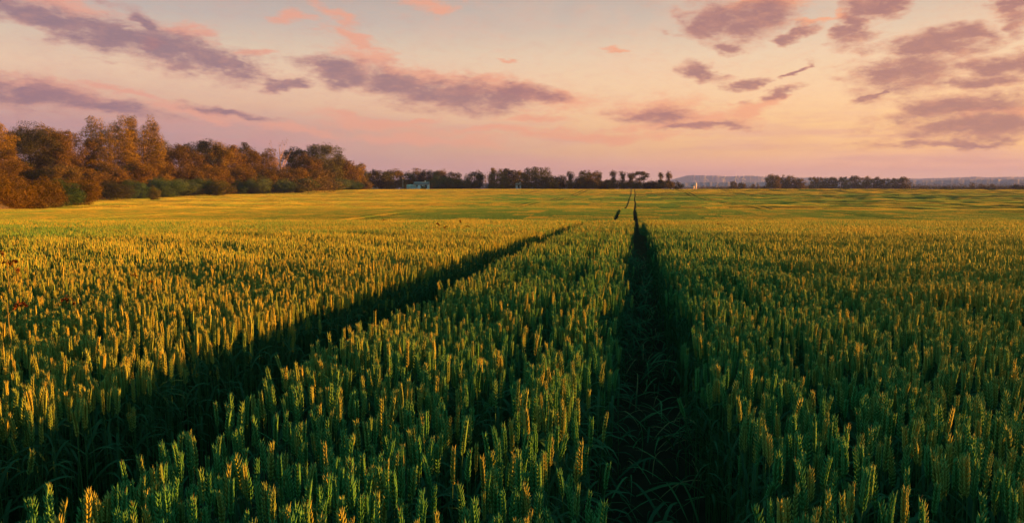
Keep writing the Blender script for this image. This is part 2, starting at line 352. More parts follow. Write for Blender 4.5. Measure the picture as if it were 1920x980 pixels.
def crop_top(x, y):
    """world height of the top of the crop"""
    x = np.asarray(x, float); y = np.asarray(y, float)
    t = x * FX + y * FY; s = x * RX + y * RY
    amp = 0.30 * np.clip((t - 14) / 60, 0, 1) * (1 - 0.45 * np.clip((t - 110) / 80, 0, 1)) * np.clip((470 - t) / 60, 0.0, 1)
    # crests swing nearer and farther to the sides
    tw = t + np.clip(t / 60, 0, 1) * (1.6 * np.sin(s * 0.014 + 0.4) + 0.0009 * s * s * np.clip(1 - t / 400, 0, 1))
    tw = np.where(t < 460, tw, t)
    D = prof(tw) + undul(s, t) * amp
    sb = np.interp(t, BT, BS); rise = np.clip((sb - 0.2 - s) / 4.5, 0, 1); rise = rise * rise * (3 - 2 * rise)
    return EZ - D + 1.55 * rise * np.clip((t - 20) / 30, 0, 1) * np.clip((470 - t) / 30, 0, 1)
CH = 0.75
BT = [0, 60, 90, 150, 181, 245, 330, 380, 432]; BS = [-60, -60, -64, -98, -113, -139, -150, -140, -78]
def ground_z(x, y): return crop_top(x, y) - CH
def gz(x, y): return float(ground_z(x, y))
def col_at(px, t):
    """world x, y of photo column px at t metres ahead"""
    s = (px - 960) / F * (t * math.cos(PITCH) + 0.0) ; return W(s, t)

rad = np.concatenate([np.arange(0, 30, 0.75), np.arange(30, 120, 2.0), np.arange(120, 480, 5.0), np.geomspace(480, 8500, 40)])
ang = np.linspace(-math.pi, math.pi, 361)[:-1]
fine = ang
Rg, Ag = np.meshgrid(rad, fine, indexing='ij')
gx, gy = Rg * np.sin(Ag), Rg * np.cos(Ag)
gzv = ground_z(gx, gy)
nr, na = Rg.shape
idx = np.arange(nr * na).reshape(nr, na)
q = np.stack([idx[:-1, :].ravel(), idx[1:, :].ravel(), np.roll(idx, -1, 1)[1:, :].ravel(), np.roll(idx, -1, 1)[:-1, :].ravel()], 1)
# the plain beyond the field is grassland, the field itself soil
def ground_mat(nt):
    n, l = nt.nodes, nt.links
    ge = n.new('ShaderNodeNewGeometry')
    nz = n.new('ShaderNodeTexNoise'); nz.inputs['Scale'].default_value = 6; nz.inputs['Detail'].default_value = 8; l.new(ge.outputs['Position'], nz.inputs['Vector'])
    mx = n.new('ShaderNodeMix'); mx.data_type = 'RGBA'; l.new(nz.outputs[0], mx.inputs[0]); mx.inputs[6].default_value = (0.012, 0.010, 0.007, 1); mx.inputs[7].default_value = (0.035, 0.028, 0.016, 1)
    n2 = n.new('ShaderNodeTexNoise'); n2.inputs['Scale'].default_value = 0.008; n2.inputs['Detail'].default_value = 5; l.new(ge.outputs['Position'], n2.inputs['Vector'])
    m2 = n.new('ShaderNodeMix'); m2.data_type = 'RGBA'; l.new(n2.outputs[0], m2.inputs[0]); m2.inputs[6].default_value = (0.06, 0.055, 0.02, 1); m2.inputs[7].default_value = (0.16, 0.11, 0.05, 1)
    ln = n.new('ShaderNodeVectorMath'); ln.operation = 'LENGTH'; l.new(ge.outputs['Position'], ln.inputs[0])
    mr = n.new('ShaderNodeMapRange'); mr.inputs['From Min'].default_value = 430; mr.inputs['From Max'].default_value = 460; l.new(ln.outputs['Value'], mr.inputs['Value'])
    m3 = n.new('ShaderNodeMix'); m3.data_type = 'RGBA'; l.new(mr.outputs[0], m3.inputs[0]); l.new(mx.outputs[2], m3.inputs[6]); l.new(m2.outputs[2], m3.inputs[7])
    bu = n.new('ShaderNodeBump'); bu.inputs['Strength'].default_value = 0.6; bu.inputs['Distance'].default_value = 0.05; l.new(nz.outputs[0], bu.inputs['Height'])
    d = n.new('ShaderNodeBsdfDiffuse'); l.new(m3.outputs[2], d.inputs[0]); l.new(bu.outputs[0], d.inputs['Normal'])
    o = n.new('ShaderNodeOutputMaterial'); l.new(d.outputs[0], o.inputs[0])
g = link('ground', np_mesh('ground', np.stack([gx.ravel(), gy.ravel(), gzv.ravel()], 1), [q], mat('ground', ground_mat), smooth=True))
tag(g, kind='structure')

# distant hills
M_HILL = mat('hazed_hill_woods', rough_mat((0.10, 0.09, 0.12), (0.13, 0.115, 0.15), 0.01))  # pale mauve base colour carries part of the distance haze
def ridge(name, pts, t0, depth, seed, jag=1.0):
    r_ = np.random.default_rng(seed)
    pxs = np.arange(pts[0][0], pts[-1][0] + 0.1, 1.5)
    ys = np.interp(pxs, [p[0] for p in pts], [p[1] for p in pts])
    jit = np.convolve(r_.normal(0, 1, len(pxs) + 8), np.ones(3) / 3, 'same')[4:-4] * 0.35 * jag + np.convolve(r_.normal(0, 1, len(pxs) + 8), np.ones(5) / 5, 'same')[4:-4] * 0.3 * jag
    V = []; K = 9
    for i, px in enumerate(pxs):
        x, y = col_at(px, t0)
        top = EZ + max(0.0, (HOR - ys[i] + jit[i])) * t0 / F * 1.0
        n_ = math.hypot(x, y); ux, uy = x / n_, y / n_
        base = gz(x, y) - 3
        for k in range(K):
            u = k / (K - 1)                     # front foot, crest, back foot
            h = math.sin(math.pi * u) ** 0.8 * (1 + (r_.normal(0, 0.03) if 0 < k < K - 1 and k != K // 2 else 0))
            dd = (u - 0.5) * depth
            V.append((x + ux * dd, y + uy * dd, base + (top - base) * h))
    n = len(pxs); Q = [(i * K + k, (i + 1) * K + k, (i + 1) * K + k + 1, i * K + k + 1) for i in range(n - 1) for k in range(K - 1)]
    o = link(name, np_mesh(name, V, [Q], M_HILL, smooth=True)); tag(o, kind='structure'); return o
ridge('hills', [(1225, 350), (1262, 336), (1285, 330), (1300, 328.5), (1320, 329), (1345, 330), (1370, 331), (1385, 330.5), (1400, 329.5), (1425, 331), (1460, 333), (1540, 333), (1640, 336), (1720, 335), (1780, 333.5), (1830, 331.5), (1850, 333), (1884, 331.5), (1960, 333), (2100, 335)], 6300, 1300, 3)
ridge('distant_hills', [(300, 350), (700, 345), (1200, 343), (1440, 341), (1700, 338.5), (1800, 337), (1900, 336), (2100, 338)], 2900, 500, 8, 1.6)

# ------------------------------------------------------------------ the wheat
HALF = 0.23
def wig(y): return 0.10 * np.sin(y * 0.045) * np.clip(y / 40, 0, 1) + 0.03 * np.sin(y * 1.3) * np.clip((y - 1) / 6, 0, 1)
TRACKS = (0.105, -1.67)
def track_d(x, y):
    """distance to the middle of the nearest wheel track"""
    xx = x - wig(y)
    d = np.full(np.shape(x), 99.0)
    for k in range(-12, 13):
        for c in TRACKS: d = np.minimum(d, np.abs(xx - c - 24 * k))
    return d
BT = [0, 60, 90, 150, 181, 245, 330, 380, 432]; BS = [-60, -60, -64, -98, -113, -139, -150, -140, -78]
def in_field(s, t): return (t < 432) & (s > np.interp(t, BT, BS))

def ear_geo(mb, rg, base, L, lean, detail, c=0.5, wide=1.0):
    """wheat ear rising from base; lean = (dx, dy) at the tip"""
    ax = lambda u: np.array([base[0] + lean[0] * u * u, base[1] + lean[1] * u * u, base[2] + L * u * (1 - 0.5 * (abs(lean[0]) + abs(lean[1])) )])
    turn = rg.uniform(0, math.pi); ct, st = math.cos(turn), math.sin(turn)
    if detail == 0:
        nsp = 17
        tube(mb, [ax(0), ax(0.5), ax(1)], [0.0015, 0.0014, 0.0008], 3, 0, c)
        for i in range(nsp):
            u = (i + 0.3) / nsp; p = ax(u); sgn = 1 if i % 2 else -1
            k = (0.55 + 0.66 * math.sin(math.pi * min(1, 0.14 + u * 0.83)) ** 0.8) * wide * rg.uniform(0.92, 1.08)
            out = math.radians(25 + rg.normal(0, 4)) * (1 - 0.5 * u)
            for f in (-1, 1):
                ln = 0.0165 * k; wd_ = 0.0027 * k; lx = sgn * math.sin(out); ly = f * 0.26; lz = math.cos(out)
                d = np.array([lx * ct - ly * st, lx * st + ly * ct, lz]); d /= np.linalg.norm(d)
                a = np.cross(d, [st, ct, 0.2]); a /= np.linalg.norm(a); b = np.cross(d, a)
                o = p + np.array([(sgn * 0.0012) * ct - f * 0.0016 * st, (sgn * 0.0012) * st + f * 0.0016 * ct, 0])
                V = [o]
                for uu, rr in ((0.25, 0.95), (0.58, 0.92)):
                    for j in range(4):
                        th = math.pi / 2 * j + 0.6; V.append(o + d * ln * uu + (a * math.cos(th) + b * math.sin(th)) * wd_ * rr)
                tipl = 1.05 + (rg.uniform(0.3, 0.9) if u > 0.72 else rg.uniform(0, 0.22))
                V.append(o + d * ln * tipl)
                T = [(0, 1 + (j + 1) % 4, 1 + j) for j in range(4)] + [(5 + j, 5 + (j + 1) % 4, 9) for j in range(4)]
                Q = [(1 + j, 1 + (j + 1) % 4, 5 + (j + 1) % 4, 5 + j) for j in range(4)]
                mb.add(V, T=T, Q=Q, m=0, c=c + 0.18 * u + rg.uniform(-.08, .08))
        for i in range(rg.integers(2, 6)):       # short awns near the tip
            u = rg.uniform(0.8, 1.0); p = ax(u); a_ = rg.uniform(0, 6.28)
            t_ = p + np.array([0.006 * math.cos(a_), 0.006 * math.sin(a_), rg.uniform(0.008, 0.022)])
            mb.add([p + [0.0007, 0, 0], p - [0.0007, 0, 0], p + [0, 0.0008, 0], t_], T=[(0, 1, 3), (1, 2, 3), (2, 0, 3)], m=1, c=c)
    else:
        rings = {1: 9, 2: 5, 3: 3}[detail]; n = {1: 4, 2: 4, 3: 3}[detail]
        prof_r = lambda u: (0.0056 * math.sin(math.pi * (0.10 + 0.80 * u)) ** 0.7) * wide
        pts, rs = [], []
        for i in range(rings):
            u = i / (rings - 1); p = ax(u)
            if detail < 3 and 0 < i < rings - 1:
                sg = 1 if i % 2 else -1
                p = p + np.array([ct, st, 0]) * 0.0020 * sg * wide
            pts.append(p); rs.append(prof_r(u) * (0.75 + 0.35 * (i % 2)) if detail < 3 else prof_r(u))
        rs[0] *= 0.5; rs[-1] = 0.0008 * wide
        tube(mb, pts, rs, n, 0, c, cap=False)
def leaf_geo(mb, rg, p0, L, w, az, rise, segs, c=0.5, m=2):
    pts = []; V = []
    for i in range(segs + 1):
        u = i / segs; th = rise - u * u * rg.uniform(1.6, 2.4)
        if i == 0: p = np.array(p0, float)
        else: p = p + np.array([math.cos(az) * math.cos(th), math.sin(az) * math.cos(th), math.sin(th)]) * L / segs
        ww = w * (1 - u ** 2.2) * (0.6 + 0.4 * min(1, u * 4)) + 0.0003
        sx, sy = -math.sin(az), math.cos(az); tw = 0.5 * u
        V += [p + np.array([sx * ww / 2, sy * ww / 2, tw * ww / 2]), p - np.array([sx * ww / 2, sy * ww / 2, tw * ww / 2])]
    Q = [(2 * i, 2 * i + 1, 2 * i + 3, 2 * i + 2) for i in range(segs)]
    mb.add(V, Q=Q, m=m, c=c)
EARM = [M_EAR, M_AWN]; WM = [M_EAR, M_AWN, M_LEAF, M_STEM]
def stalk_design(seed, detail):
    """one stalk: dict of builders in local space, foot at z=0, ear tip near CH"""
    rg = np.random.default_rng(seed)
    L = rg.uniform(0.078, 0.106); lx, ly = rg.normal(0, 0.012), rg.normal(0, 0.012)
    nod = rg.uniform(0, 1) ** 6 * 0.05; a = rg.uniform(0, 6.28)
    base = np.array([lx, ly, CH - L]); lean = (0.6 * lx + nod * math.cos(a), 0.6 * ly + nod * math.sin(a))
    def ear(mb, c): ear_geo(mb, np.random.default_rng(seed + 1), base, L, lean, detail, c, 0.88 + 0.24 * ((seed * 37) % 10) / 10)
    def stem(mb, c, m=3):
        k = 5 if detail == 0 else 2
        tube(mb, [(lx * u ** 2, ly * u ** 2, base[2] * u) for u in np.linspace(0, 1, k)], np.linspace(0.0022, 0.0013, k), 4 if detail == 0 else 3, m, c, cap=False)
    def leaves():
        out = []
        for j, h in enumerate((0.50, 0.36, 0.22)[: 3 if detail == 0 else 2]):
            r2 = np.random.default_rng(seed * 7 + j); hh = h + r2.uniform(-.04, .05)
            u = hh / base[2]
            out.append(((lx * u * u, ly * u * u, hh), r2.uniform(0.15, 0.26), r2.uniform(0.009, 0.015), r2.uniform(0, 6.28), r2.uniform(0.7, 1.35)))
        return out
    return ear, stem, leaves
# full-detail designs: separate part meshes (for the single stalks) and whole ones (for the crop)
DES = []
src = bpy.data.collections.new('wheat_source')
names = []
def add_src(me, i):
    o = bpy.data.objects.new('src_%03d' % i, me); src.objects.link(o)
NB0, NB1, NA, NB, NC = 14, 10, 4, 4, 4
for i in range(NB0):
    ear, stem, leaves = stalk_design(100 + i, 0)
    e = MB(); ear(e, 0.45); em = e.mesh('ear', EARM)
    s_ = MB(); stem(s_, 0.5, 0); sm = s_.mesh('stem', [M_STEM])
    lms = []
    for j, a in enumerate(leaves()):
        l_ = MB(); leaf_geo(l_, np.random.default_rng(i * 9 + j), *a, 8, 0.5, 0); lms.append(l_.mesh('leaf', [M_LEAF], smooth=True))
    DES.append((em, sm, lms))
    w = MB(); ear(w, 0.45); stem(w, 0.5)
    for j, a in enumerate(leaves()): leaf_geo(w, np.random.default_rng(i * 9 + j), *a, 8, 0.5, 2)
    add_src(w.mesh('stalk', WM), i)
for i in range(NB1):
    ear, stem, leaves = stalk_design(200 + i, 1)
    w = MB(); ear(w, 0.45); stem(w, 0.5)
    for j, a in enumerate(leaves()): leaf_geo(w, np.random.default_rng(i * 9 + j), *a, 4, 0.5, 2)
    add_src(w.mesh('stalk', WM), NB0 + i)
def patch(seed, size, n, detail, wide, nleaf, lw):
    rg = np.random.default_rng(seed); w = MB()
    rows = np.round((rg.uniform(0, size, n)) / 0.125) * 0.125 + rg.normal(0, 0.022, n) - size / 2
    ys = rg.uniform(-size / 2, size / 2, n)
    for k in range(n):
        x, y = rows[k], ys[k]
        h = CH + rg.normal(0, 0.028) + 0.02 * math.sin(x * 7 / size * 1.0 + seed) * math.sin(y * 5 + seed)
        L = rg.uniform(0.075, 0.10) * (1 + 0.15 * (wide - 1)); b = np.array([x, y, h - L])
        lean = rg.normal(0, 0.015, 2)
        ear_geo(w, rg, b, L, lean, detail, rg.uniform(-0.1, 0.75) if size < 1.5 else rg.uniform(0.0, 0.85), wide)
        if detail == 1 or (detail == 2 and k % 2 == 0):
            sw = 0.0016 * (1 + 0.5 * (wide - 1))
            w.add([(x - sw, y, h - L - 0.30), (x + sw, y, h - L - 0.30), b + [sw, 0, 0], b - [sw, 0, 0]], Q=[(0, 1, 2, 3)], m=3, c=0.5)
    for k in range(nleaf):
        x, y = rg.uniform(-size / 2, size / 2, 2); z = rg.uniform(0.25, CH - 0.13)
        leaf_geo(w, rg, (x, y, z), rg.uniform(.12, .26) * (1 + 0.3 * (lw - 1)), 0.013 * lw, rg.uniform(0, 6.28), rg.uniform(0.2, 1.3), 2, rg.uniform(0, 1), 2)
    return w.mesh('patch', WM)
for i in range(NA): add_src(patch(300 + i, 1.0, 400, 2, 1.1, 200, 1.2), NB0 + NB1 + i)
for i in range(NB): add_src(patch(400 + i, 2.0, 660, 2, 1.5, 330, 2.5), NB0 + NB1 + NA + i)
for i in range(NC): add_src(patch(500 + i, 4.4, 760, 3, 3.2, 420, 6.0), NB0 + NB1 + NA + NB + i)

PTS = []      # x, y, z, rx, ry, rz, sx, sy, sz, idx
def put(x, y, rz, scl, idx, sl=True, tilt=None):
    x = np.asarray(x, float); n = len(x); z = ground_z(x, y)
    e = 0.6
    if sl:
        dzx = (ground_z(x + e, y) - ground_z(x - e, y)) / (2 * e); dzy = (ground_z(x, y + e) - ground_z(x, y - e)) / (2 * e)
        rx = np.arctan(dzy); ry = -np.arctan(dzx)
        # rotation order XYZ about world axes: turn about z first
        # the spin is a multiple of half a turn, so the tilt signs flip with it
        f = np.cos(rz); rx = rx * f; ry = ry * f
    else:
        rx = np.zeros(n) if tilt is None else tilt[0]; ry = np.zeros(n) if tilt is None else tilt[1]
    a = np.zeros((n, 10)); a[:, 0] = x; a[:, 1] = y; a[:, 2] = z; a[:, 3] = rx; a[:, 4] = ry; a[:, 5] = rz
    a[:, 6:9] = scl; a[:, 9] = idx; PTS.append(a)
def frame_of(x, y, z):
    """photo pixel and camera depth"""
    t = x * FX + y * FY; s = x * RX + y * RY; dz = z - EZ
    d = t * math.cos(PITCH) - dz * math.sin(PITCH); up = t * math.sin(PITCH) + dz * math.cos(PITCH)
    return 960 + F * s / d, 490 - F * up / d, d
def hnoise(x, y): return 0.022 * np.sin(x * 5.1 + 1.3 * np.sin(y * 2.3)) * np.sin(y * 4.3 + 0.7) + 0.018 * np.sin(x * 1.7 + y * 2.9 + 1.0)
# singles, drilled in rows along the tracks
def singles(x0, x1, y0, y1, dens, keep):
    n = int((x1 - x0) * (y1 - y0) * dens)
    x = np.round(rng.uniform(x0, x1, n) / 0.125) * 0.125 + rng.normal(0, 0.028, n); y = rng.uniform(y0, y1, n)
    t = x * FX + y * FY; s = x * RX + y * RY
    k = keep(x, y, s, t); td = track_d(x, y)
    edge = HALF * (1 + 0.22 * np.sin(y * 3.1 + x) + 0.12 * np.sin(y * 9.7)) + rng.normal(0, 0.022, n)
    k &= (td > edge)
    k &= ~((np.abs(x - wig(y) + 1.69) < 0.30 + rng.normal(0, 0.03, n)) & (y < 18))
    for gx_ in (-0.50, -0.95, 0.75, 1.35, -2.6, 2.1):
        k &= ~((np.abs(x - gx_ - 0.03 * np.sin(y * 1.1 + gx_)) < (0.085 if gx_ == -0.50 else 0.05)) & (rng.uniform(0, 1, n) < 0.80))
    # patchy thin spots
    k &= rng.uniform(0, 1, n) < 0.80 + 0.25 * np.sin(x * 3.3 + 1.1 * np.sin(y * 1.7)) * np.sin(y * 2.1 + 0.5)
    return x[k], y[k], t[k], s[k], td[k]
XC0, XC1 = -13.0, 14.0
x, y, t, s, td = singles(-14, 15, -1.5, 15, 600, lambda x, y, s, t: (t > -1.0) & (np.hypot(x, y) < 14.5) & (np.abs(s) < 1.35 * np.maximum(t, 0) + 3.0))
rr = np.hypot(x, y)
near = rr < 8.0
n = len(x)
hs = 1 + (rng.normal(0, 0.024, n) + hnoise(x, y)) / CH - 0.10 * np.clip(1 - (td - HALF) / 0.10, 0, 1) * rng.uniform(0, 1, n)
hs *= np.where(rng.uniform(0, 1, n) < 0.10, rng.uniform(0.75, 0.95, n), 1.0)
rz = rng.uniform(0, 6.283, n); tx, ty = rng.normal(0, 0.030, n), rng.normal(0, 0.030, n)
big = rng.uniform(0, 1, n) < 0.03; tx = np.where(big, tx * 5, tx); ty = np.where(big, ty * 5, ty)
idx_ = np.where(near, rng.integers(0, NB0, n), NB0 + rng.integers(0, NB1, n))
wsc = rng.uniform(0.78, 1.0, n) * np.where(near, 1.0, 1.08)
sc3 = np.stack([wsc, wsc, hs], 1)
# the 300 that show largest become stalks of their own
fx, fy, fd = frame_of(x, y, crop_top(x, y) + (hs - 1) * CH)
inview = near & (fd > 0.3) & (fx > -10) & (fx < 1930) & (fy < 990) & (fy > 300)
order = np.argsort(np.where(inview, fd, 1e9))[:300]
own = np.zeros(n, bool); own[order] = True
SINGLE = [(x[i], y[i], gz(x[i], y[i]), tx[i], ty[i], rz[i], wsc[i], hs[i], int(idx_[i]), fx[i]) for i in order]
k = ~own
put(x[k], y[k], rz[k], sc3[k], idx_[k], sl=False, tilt=(tx[k], ty[k]))
print('singles', n, 'near', int(near.sum()))
# patches laid in columns between the wheel tracks
def columns(ncol):
    out = []
    for k in range(-12, 13):
        h0 = HALF if k == 0 else 0.50; h1 = HALF if k == -1 else 0.50
        w = (24 - 1.73 - h0 - h1) / ncol; x0 = 24 * k + TRACKS[0] + h0
        for i in range(ncol): out.append((x0 + (i + 0.5) * w, w))
    return out
def strip():            # the strip between the two tracks of each pair
    return [(24 * k + (TRACKS[0] + TRACKS[1]) / 2, (TRACKS[0] - TRACKS[1] - 2 * HALF) * (1.0 if k == 0 else 0.86)) for k in range(-12, 13)]
def lay(cols, size, r0, r1, first, nvar, hx=1.0):
    ys = np.arange(-40, 440, size) + size / 2
    xc = np.array([c[0] for c in cols]); wc = np.array([c[1] for c in cols])
    X, Y = np.meshgrid(xc, ys); Wd = np.broadcast_to(wc, X.shape)
    X, Y, Wd = X.ravel(), Y.ravel(), Wd.ravel()
    X = X + wig(Y)
    t = X * FX + Y * FY; s = X * RX + Y * RY; r = np.hypot(X, Y)
    k = (r >= r0) & (r < r1) & (t > 2) & (np.abs(s) < 0.95 * t + 12) & in_field(s, t)
    X, Y, Wd = X[k], Y[k], Wd[k]; m = len(X)
    rz = rng.integers(0, 2, m) * math.pi
    sc = np.stack([Wd / size * 1.0, np.full(m, 1.02), 1 + rng.normal(0, 0.008, m)], 1)
    put(X, Y, rz, sc, first + rng.integers(0, nvar, m)); return m
i0 = NB0 + NB1
print('A', lay(columns(22) + strip(), 1.0, 14.6, 46, i0, NA))
print('B', lay(columns(11), 2.0, 46, 125, i0 + NA, NB))
print('Bs', lay(strip(), 2.0, 46, 450, i0 + NA, NB))
print('C', lay(columns(5), 4.4, 125, 520, i0 + NA + NB, NC))
A_ = np.concatenate(PTS)
def point_cloud_object(name, A, source):
    me = np_mesh(name, A[:, :3], [])
    for nm, typ, dat in (('rot', 'FLOAT_VECTOR', A[:, 3:6]), ('scl', 'FLOAT_VECTOR', A[:, 6:9])):
        at = me.attributes.new(nm, typ, 'POINT'); at.data.foreach_set('vector', np.ascontiguousarray(dat, dtype=np.float32).ravel())
    at = me.attributes.new('idx', 'INT', 'POINT'); at.data.foreach_set('value', A[:, 9].astype(np.int32))
    o = link(name, me)
    ng = bpy.data.node_groups.new(name, 'GeometryNodeTree')
    ng.interface.new_socket('Geometry', in_out='INPUT', socket_type='NodeSocketGeometry'); ng.interface.new_socket('Geometry', in_out='OUTPUT', socket_type='NodeSocketGeometry')
    gi = ng.nodes.new('NodeGroupInput'); go = ng.nodes.new('NodeGroupOutput')
    ci = ng.nodes.new('GeometryNodeCollectionInfo'); ci.inputs['Collection'].default_value = source; ci.inputs['Separate Children'].default_value = True; ci.inputs['Reset Children'].default_value = True
    ip = ng.nodes.new('GeometryNodeInstanceOnPoints'); ip.inputs['Pick Instance'].default_value = True
    def na_(nm, ty):
        a = ng.nodes.new('GeometryNodeInputNamedAttribute'); a.data_type = ty; a.inputs['Name'].default_value = nm; return [s for s in a.outputs if s.enabled and s.name == 'Attribute'][0]
    L_ = ng.links.new
    L_(gi.outputs[0], ip.inputs['Points']); L_(ci.outputs[0], ip.inputs['Instance'])
    L_(na_('idx', 'INT'), ip.inputs['Instance Index'])
    L_(na_('rot', 'FLOAT_VECTOR'), ip.inputs['Rotation'])
    L_(na_('scl', 'FLOAT_VECTOR'), ip.inputs['Scale'])
    L_(ip.outputs[0], go.inputs[0])
    md = o.modifiers.new('scatter', 'NODES'); md.node_group = ng
    return o
crop = point_cloud_object('wheat_crop', A_, src); tag(crop, kind='stuff')

# single stalks at the front of the picture
GRP = 'wheat stalks along the front edge of the field'
def strip_label(px, tall):
    h = 'tall' if tall else 'shorter'
    if px < 330: return 'wheat', '%s green wheat stalk at the bottom edge beside the dark left wheel track' % h
    if px < 760: return 'wheat', '%s ripening wheat stalk in the crop strip just right of the left wheel track' % h
    if px < 1200: return 'wheat', '%s green wheat stalk at the front of the strip beside the central wheel track' % h
    if px < 1600: return 'wheat', '%s green wheat stalk at the front, close right of the central wheel track' % h
    return 'wheat', '%s wheat stalk with an orange rim at the bottom right of the field' % h
for (x_, y_, z_, a_, b_, c_, w_, h_, di, px_) in SINGLE:
    em, sm, lms = DES[di]
    r0 = bpy.data.objects.new('wheat_stalk', None); COL.objects.link(r0)
    r0.location = (x_, y_, z_); r0.rotation_euler = (a_, b_, c_); r0.scale = (w_, w_, h_); r0.empty_display_size = 0.05
    cat, lab = strip_label(px_, h_ > 1.0)
    tag(r0, lab, cat, GRP)
    link('ear', em, r0); link('stem', sm, r0)
    for lm in lms: link('leaf', lm, r0)

# flattened leaves and straw in the wheel tracks
lsrc = bpy.data.collections.new('litter_source')
for i in range(8):
    w = MB(); rg = np.random.default_rng(900 + i)
    leaf_geo(w, rg, (0, 0, 0.01), rg.uniform(0.16, 0.34), rg.uniform(.006, .012), 0, rg.uniform(0.3, 1.25), 7, 0.6, 0)
    o = bpy.data.objects.new('lit_%02d' % i, w.mesh('blade', [M_LEAF if i < 5 else M_STEM if i < 7 else M_WEEDSTEM], smooth=True)); lsrc.objects.link(o)
n = 2300
ty_ = rng.uniform(0.2, 16, n) ** 1.0; tx_ = rng.choice(TRACKS, n) + wig(ty_) + rng.normal(0, 0.13, n)
A = np.zeros((n, 10)); A[:, 0] = tx_; A[:, 1] = ty_; A[:, 2] = ground_z(tx_, ty_) + rng.uniform(0, 0.22, n) * (rng.uniform(0, 1, n) < 0.5)
A[:, 3] = rng.normal(0, 0.25, n); A[:, 4] = rng.normal(0, 0.25, n); A[:, 5] = rng.uniform(0, 6.28, n); A[:, 6:9] = rng.uniform(0.7, 1.4, n)[:, None]; A[:, 9] = rng.integers(0, 8, n)
lit = point_cloud_object('grass_litter', A, lsrc); tag(lit, kind='stuff')

# ------------------------------------------------------------------ trees and shrubs
def leaves_mesh(name, lobes, dens, size, seed, m, gaps=0.35):
    rg = np.random.default_rng(seed)
    L = np.array(lobes, float); vol = (L[:, 3] * L[:, 4] * L[:, 5]) ** (2 / 3)
    n = int(vol.sum() * 20 * dens / (size * size))
    li = rg.choice(len(L), n, p=vol / vol.sum())
    d = rg.normal(0, 1, (n, 3)); d /= np.linalg.norm(d, axis=1)[:, None]
    rr = rg.uniform(0, 1, n) ** 0.22
    # each lobe has its own bumps
    bump = 1 + 0.22 * np.sin(d[:, 0] * 5 + li * 1.7) * np.sin(d[:, 1] * 4.3 + li) + 0.20 * np.sin(d[:, 2] * 6.1 + li * 2.3) + rg.normal(0, 0.035, n)
    Pp = L[li, :3] + d * L[li, 3:] * (rr * bump)[:, None]
    sc = L[:, 3].mean()
    g_ = np.sin(Pp[:, 0] * 2.6 / sc + seed) * np.sin(Pp[:, 1] * 2.9 / sc + 1) * np.sin(Pp[:, 2] * 3.1 / sc + 2)
    keep = (rg.uniform(0, 1, n) > gaps * (0.5 - g_ * 1.4)) & (Pp[:, 2] > 0.02)
    Pp = Pp[keep]; n = len(Pp); li = li[keep]
    nn = d[keep] + rg.normal(0, 0.55, (n, 3)); nn /= np.linalg.norm(nn, axis=1)[:, None]
    a = np.cross(nn, rg.normal(0, 1, (n, 3))); a /= np.linalg.norm(a, axis=1)[:, None] + 1e-6
    b = np.cross(a, nn); b /= np.linalg.norm(b, axis=1)[:, None] + 1e-6
    s1 = size * rg.uniform(0.5, 1.15, n)[:, None]; s2 = s1 * rg.uniform(0.45, 0.9, n)[:, None]
    V = np.empty((n, 4, 3)); V[:, 0] = Pp - a * s1 / 2; V[:, 1] = Pp + b * s2 / 2; V[:, 2] = Pp + a * s1 / 2; V[:, 3] = Pp - b * s2 / 2
    q = np.arange(n * 4).reshape(n, 4)
    tint = (0.35 + 0.5 * ((li * 0.618) % 1) + rg.normal(0, 0.18, n)).clip(0, 1.2)
    return np_mesh(name, V.reshape(-1, 3), [q], m, col=np.repeat(tint, 4))
def trunk_mesh(H, lobes, r0, seed, m, nb=9, spread=0.9, low=0.25):
    rg = np.random.default_rng(seed); mb = MB()
    top = H * 0.82; k = 6
    bx, by = rg.normal(0, 0.02 * H, 2)
    ax = [(bx * u * u, by * u * u, -0.4 + (top + 0.4) * u) for u in np.linspace(0, 1, k)]
    tube(mb, ax, r0 * (1.25 - 1.05 * np.linspace(0, 1, k)) , 7, 0, 0.5, cap=False)
    for i in range(min(nb, len(lobes))):
        L = lobes[int(rg.integers(0, len(lobes)))]; h = max(low * H, L[2] * rg.uniform(0.45, 0.75)); h = min(h, top * 0.9)
        u = h / top; p0 = np.array([bx * u * u, by * u * u, h]); p2 = np.array(L[:3]) * [spread, spread, 1]
        p1 = p0 * 0.45 + p2 * 0.55 + np.array([0, 0, 0.04 * H * rg.uniform(-1, 1)])
        r1 = r0 * (1.25 - u) * 0.42
        tube(mb, [p0, p1, p2], [r1, r1 * 0.6, r1 * 0.18], 5, 0, 0.5, cap=False)
    return mb.mesh('trunk', [m])
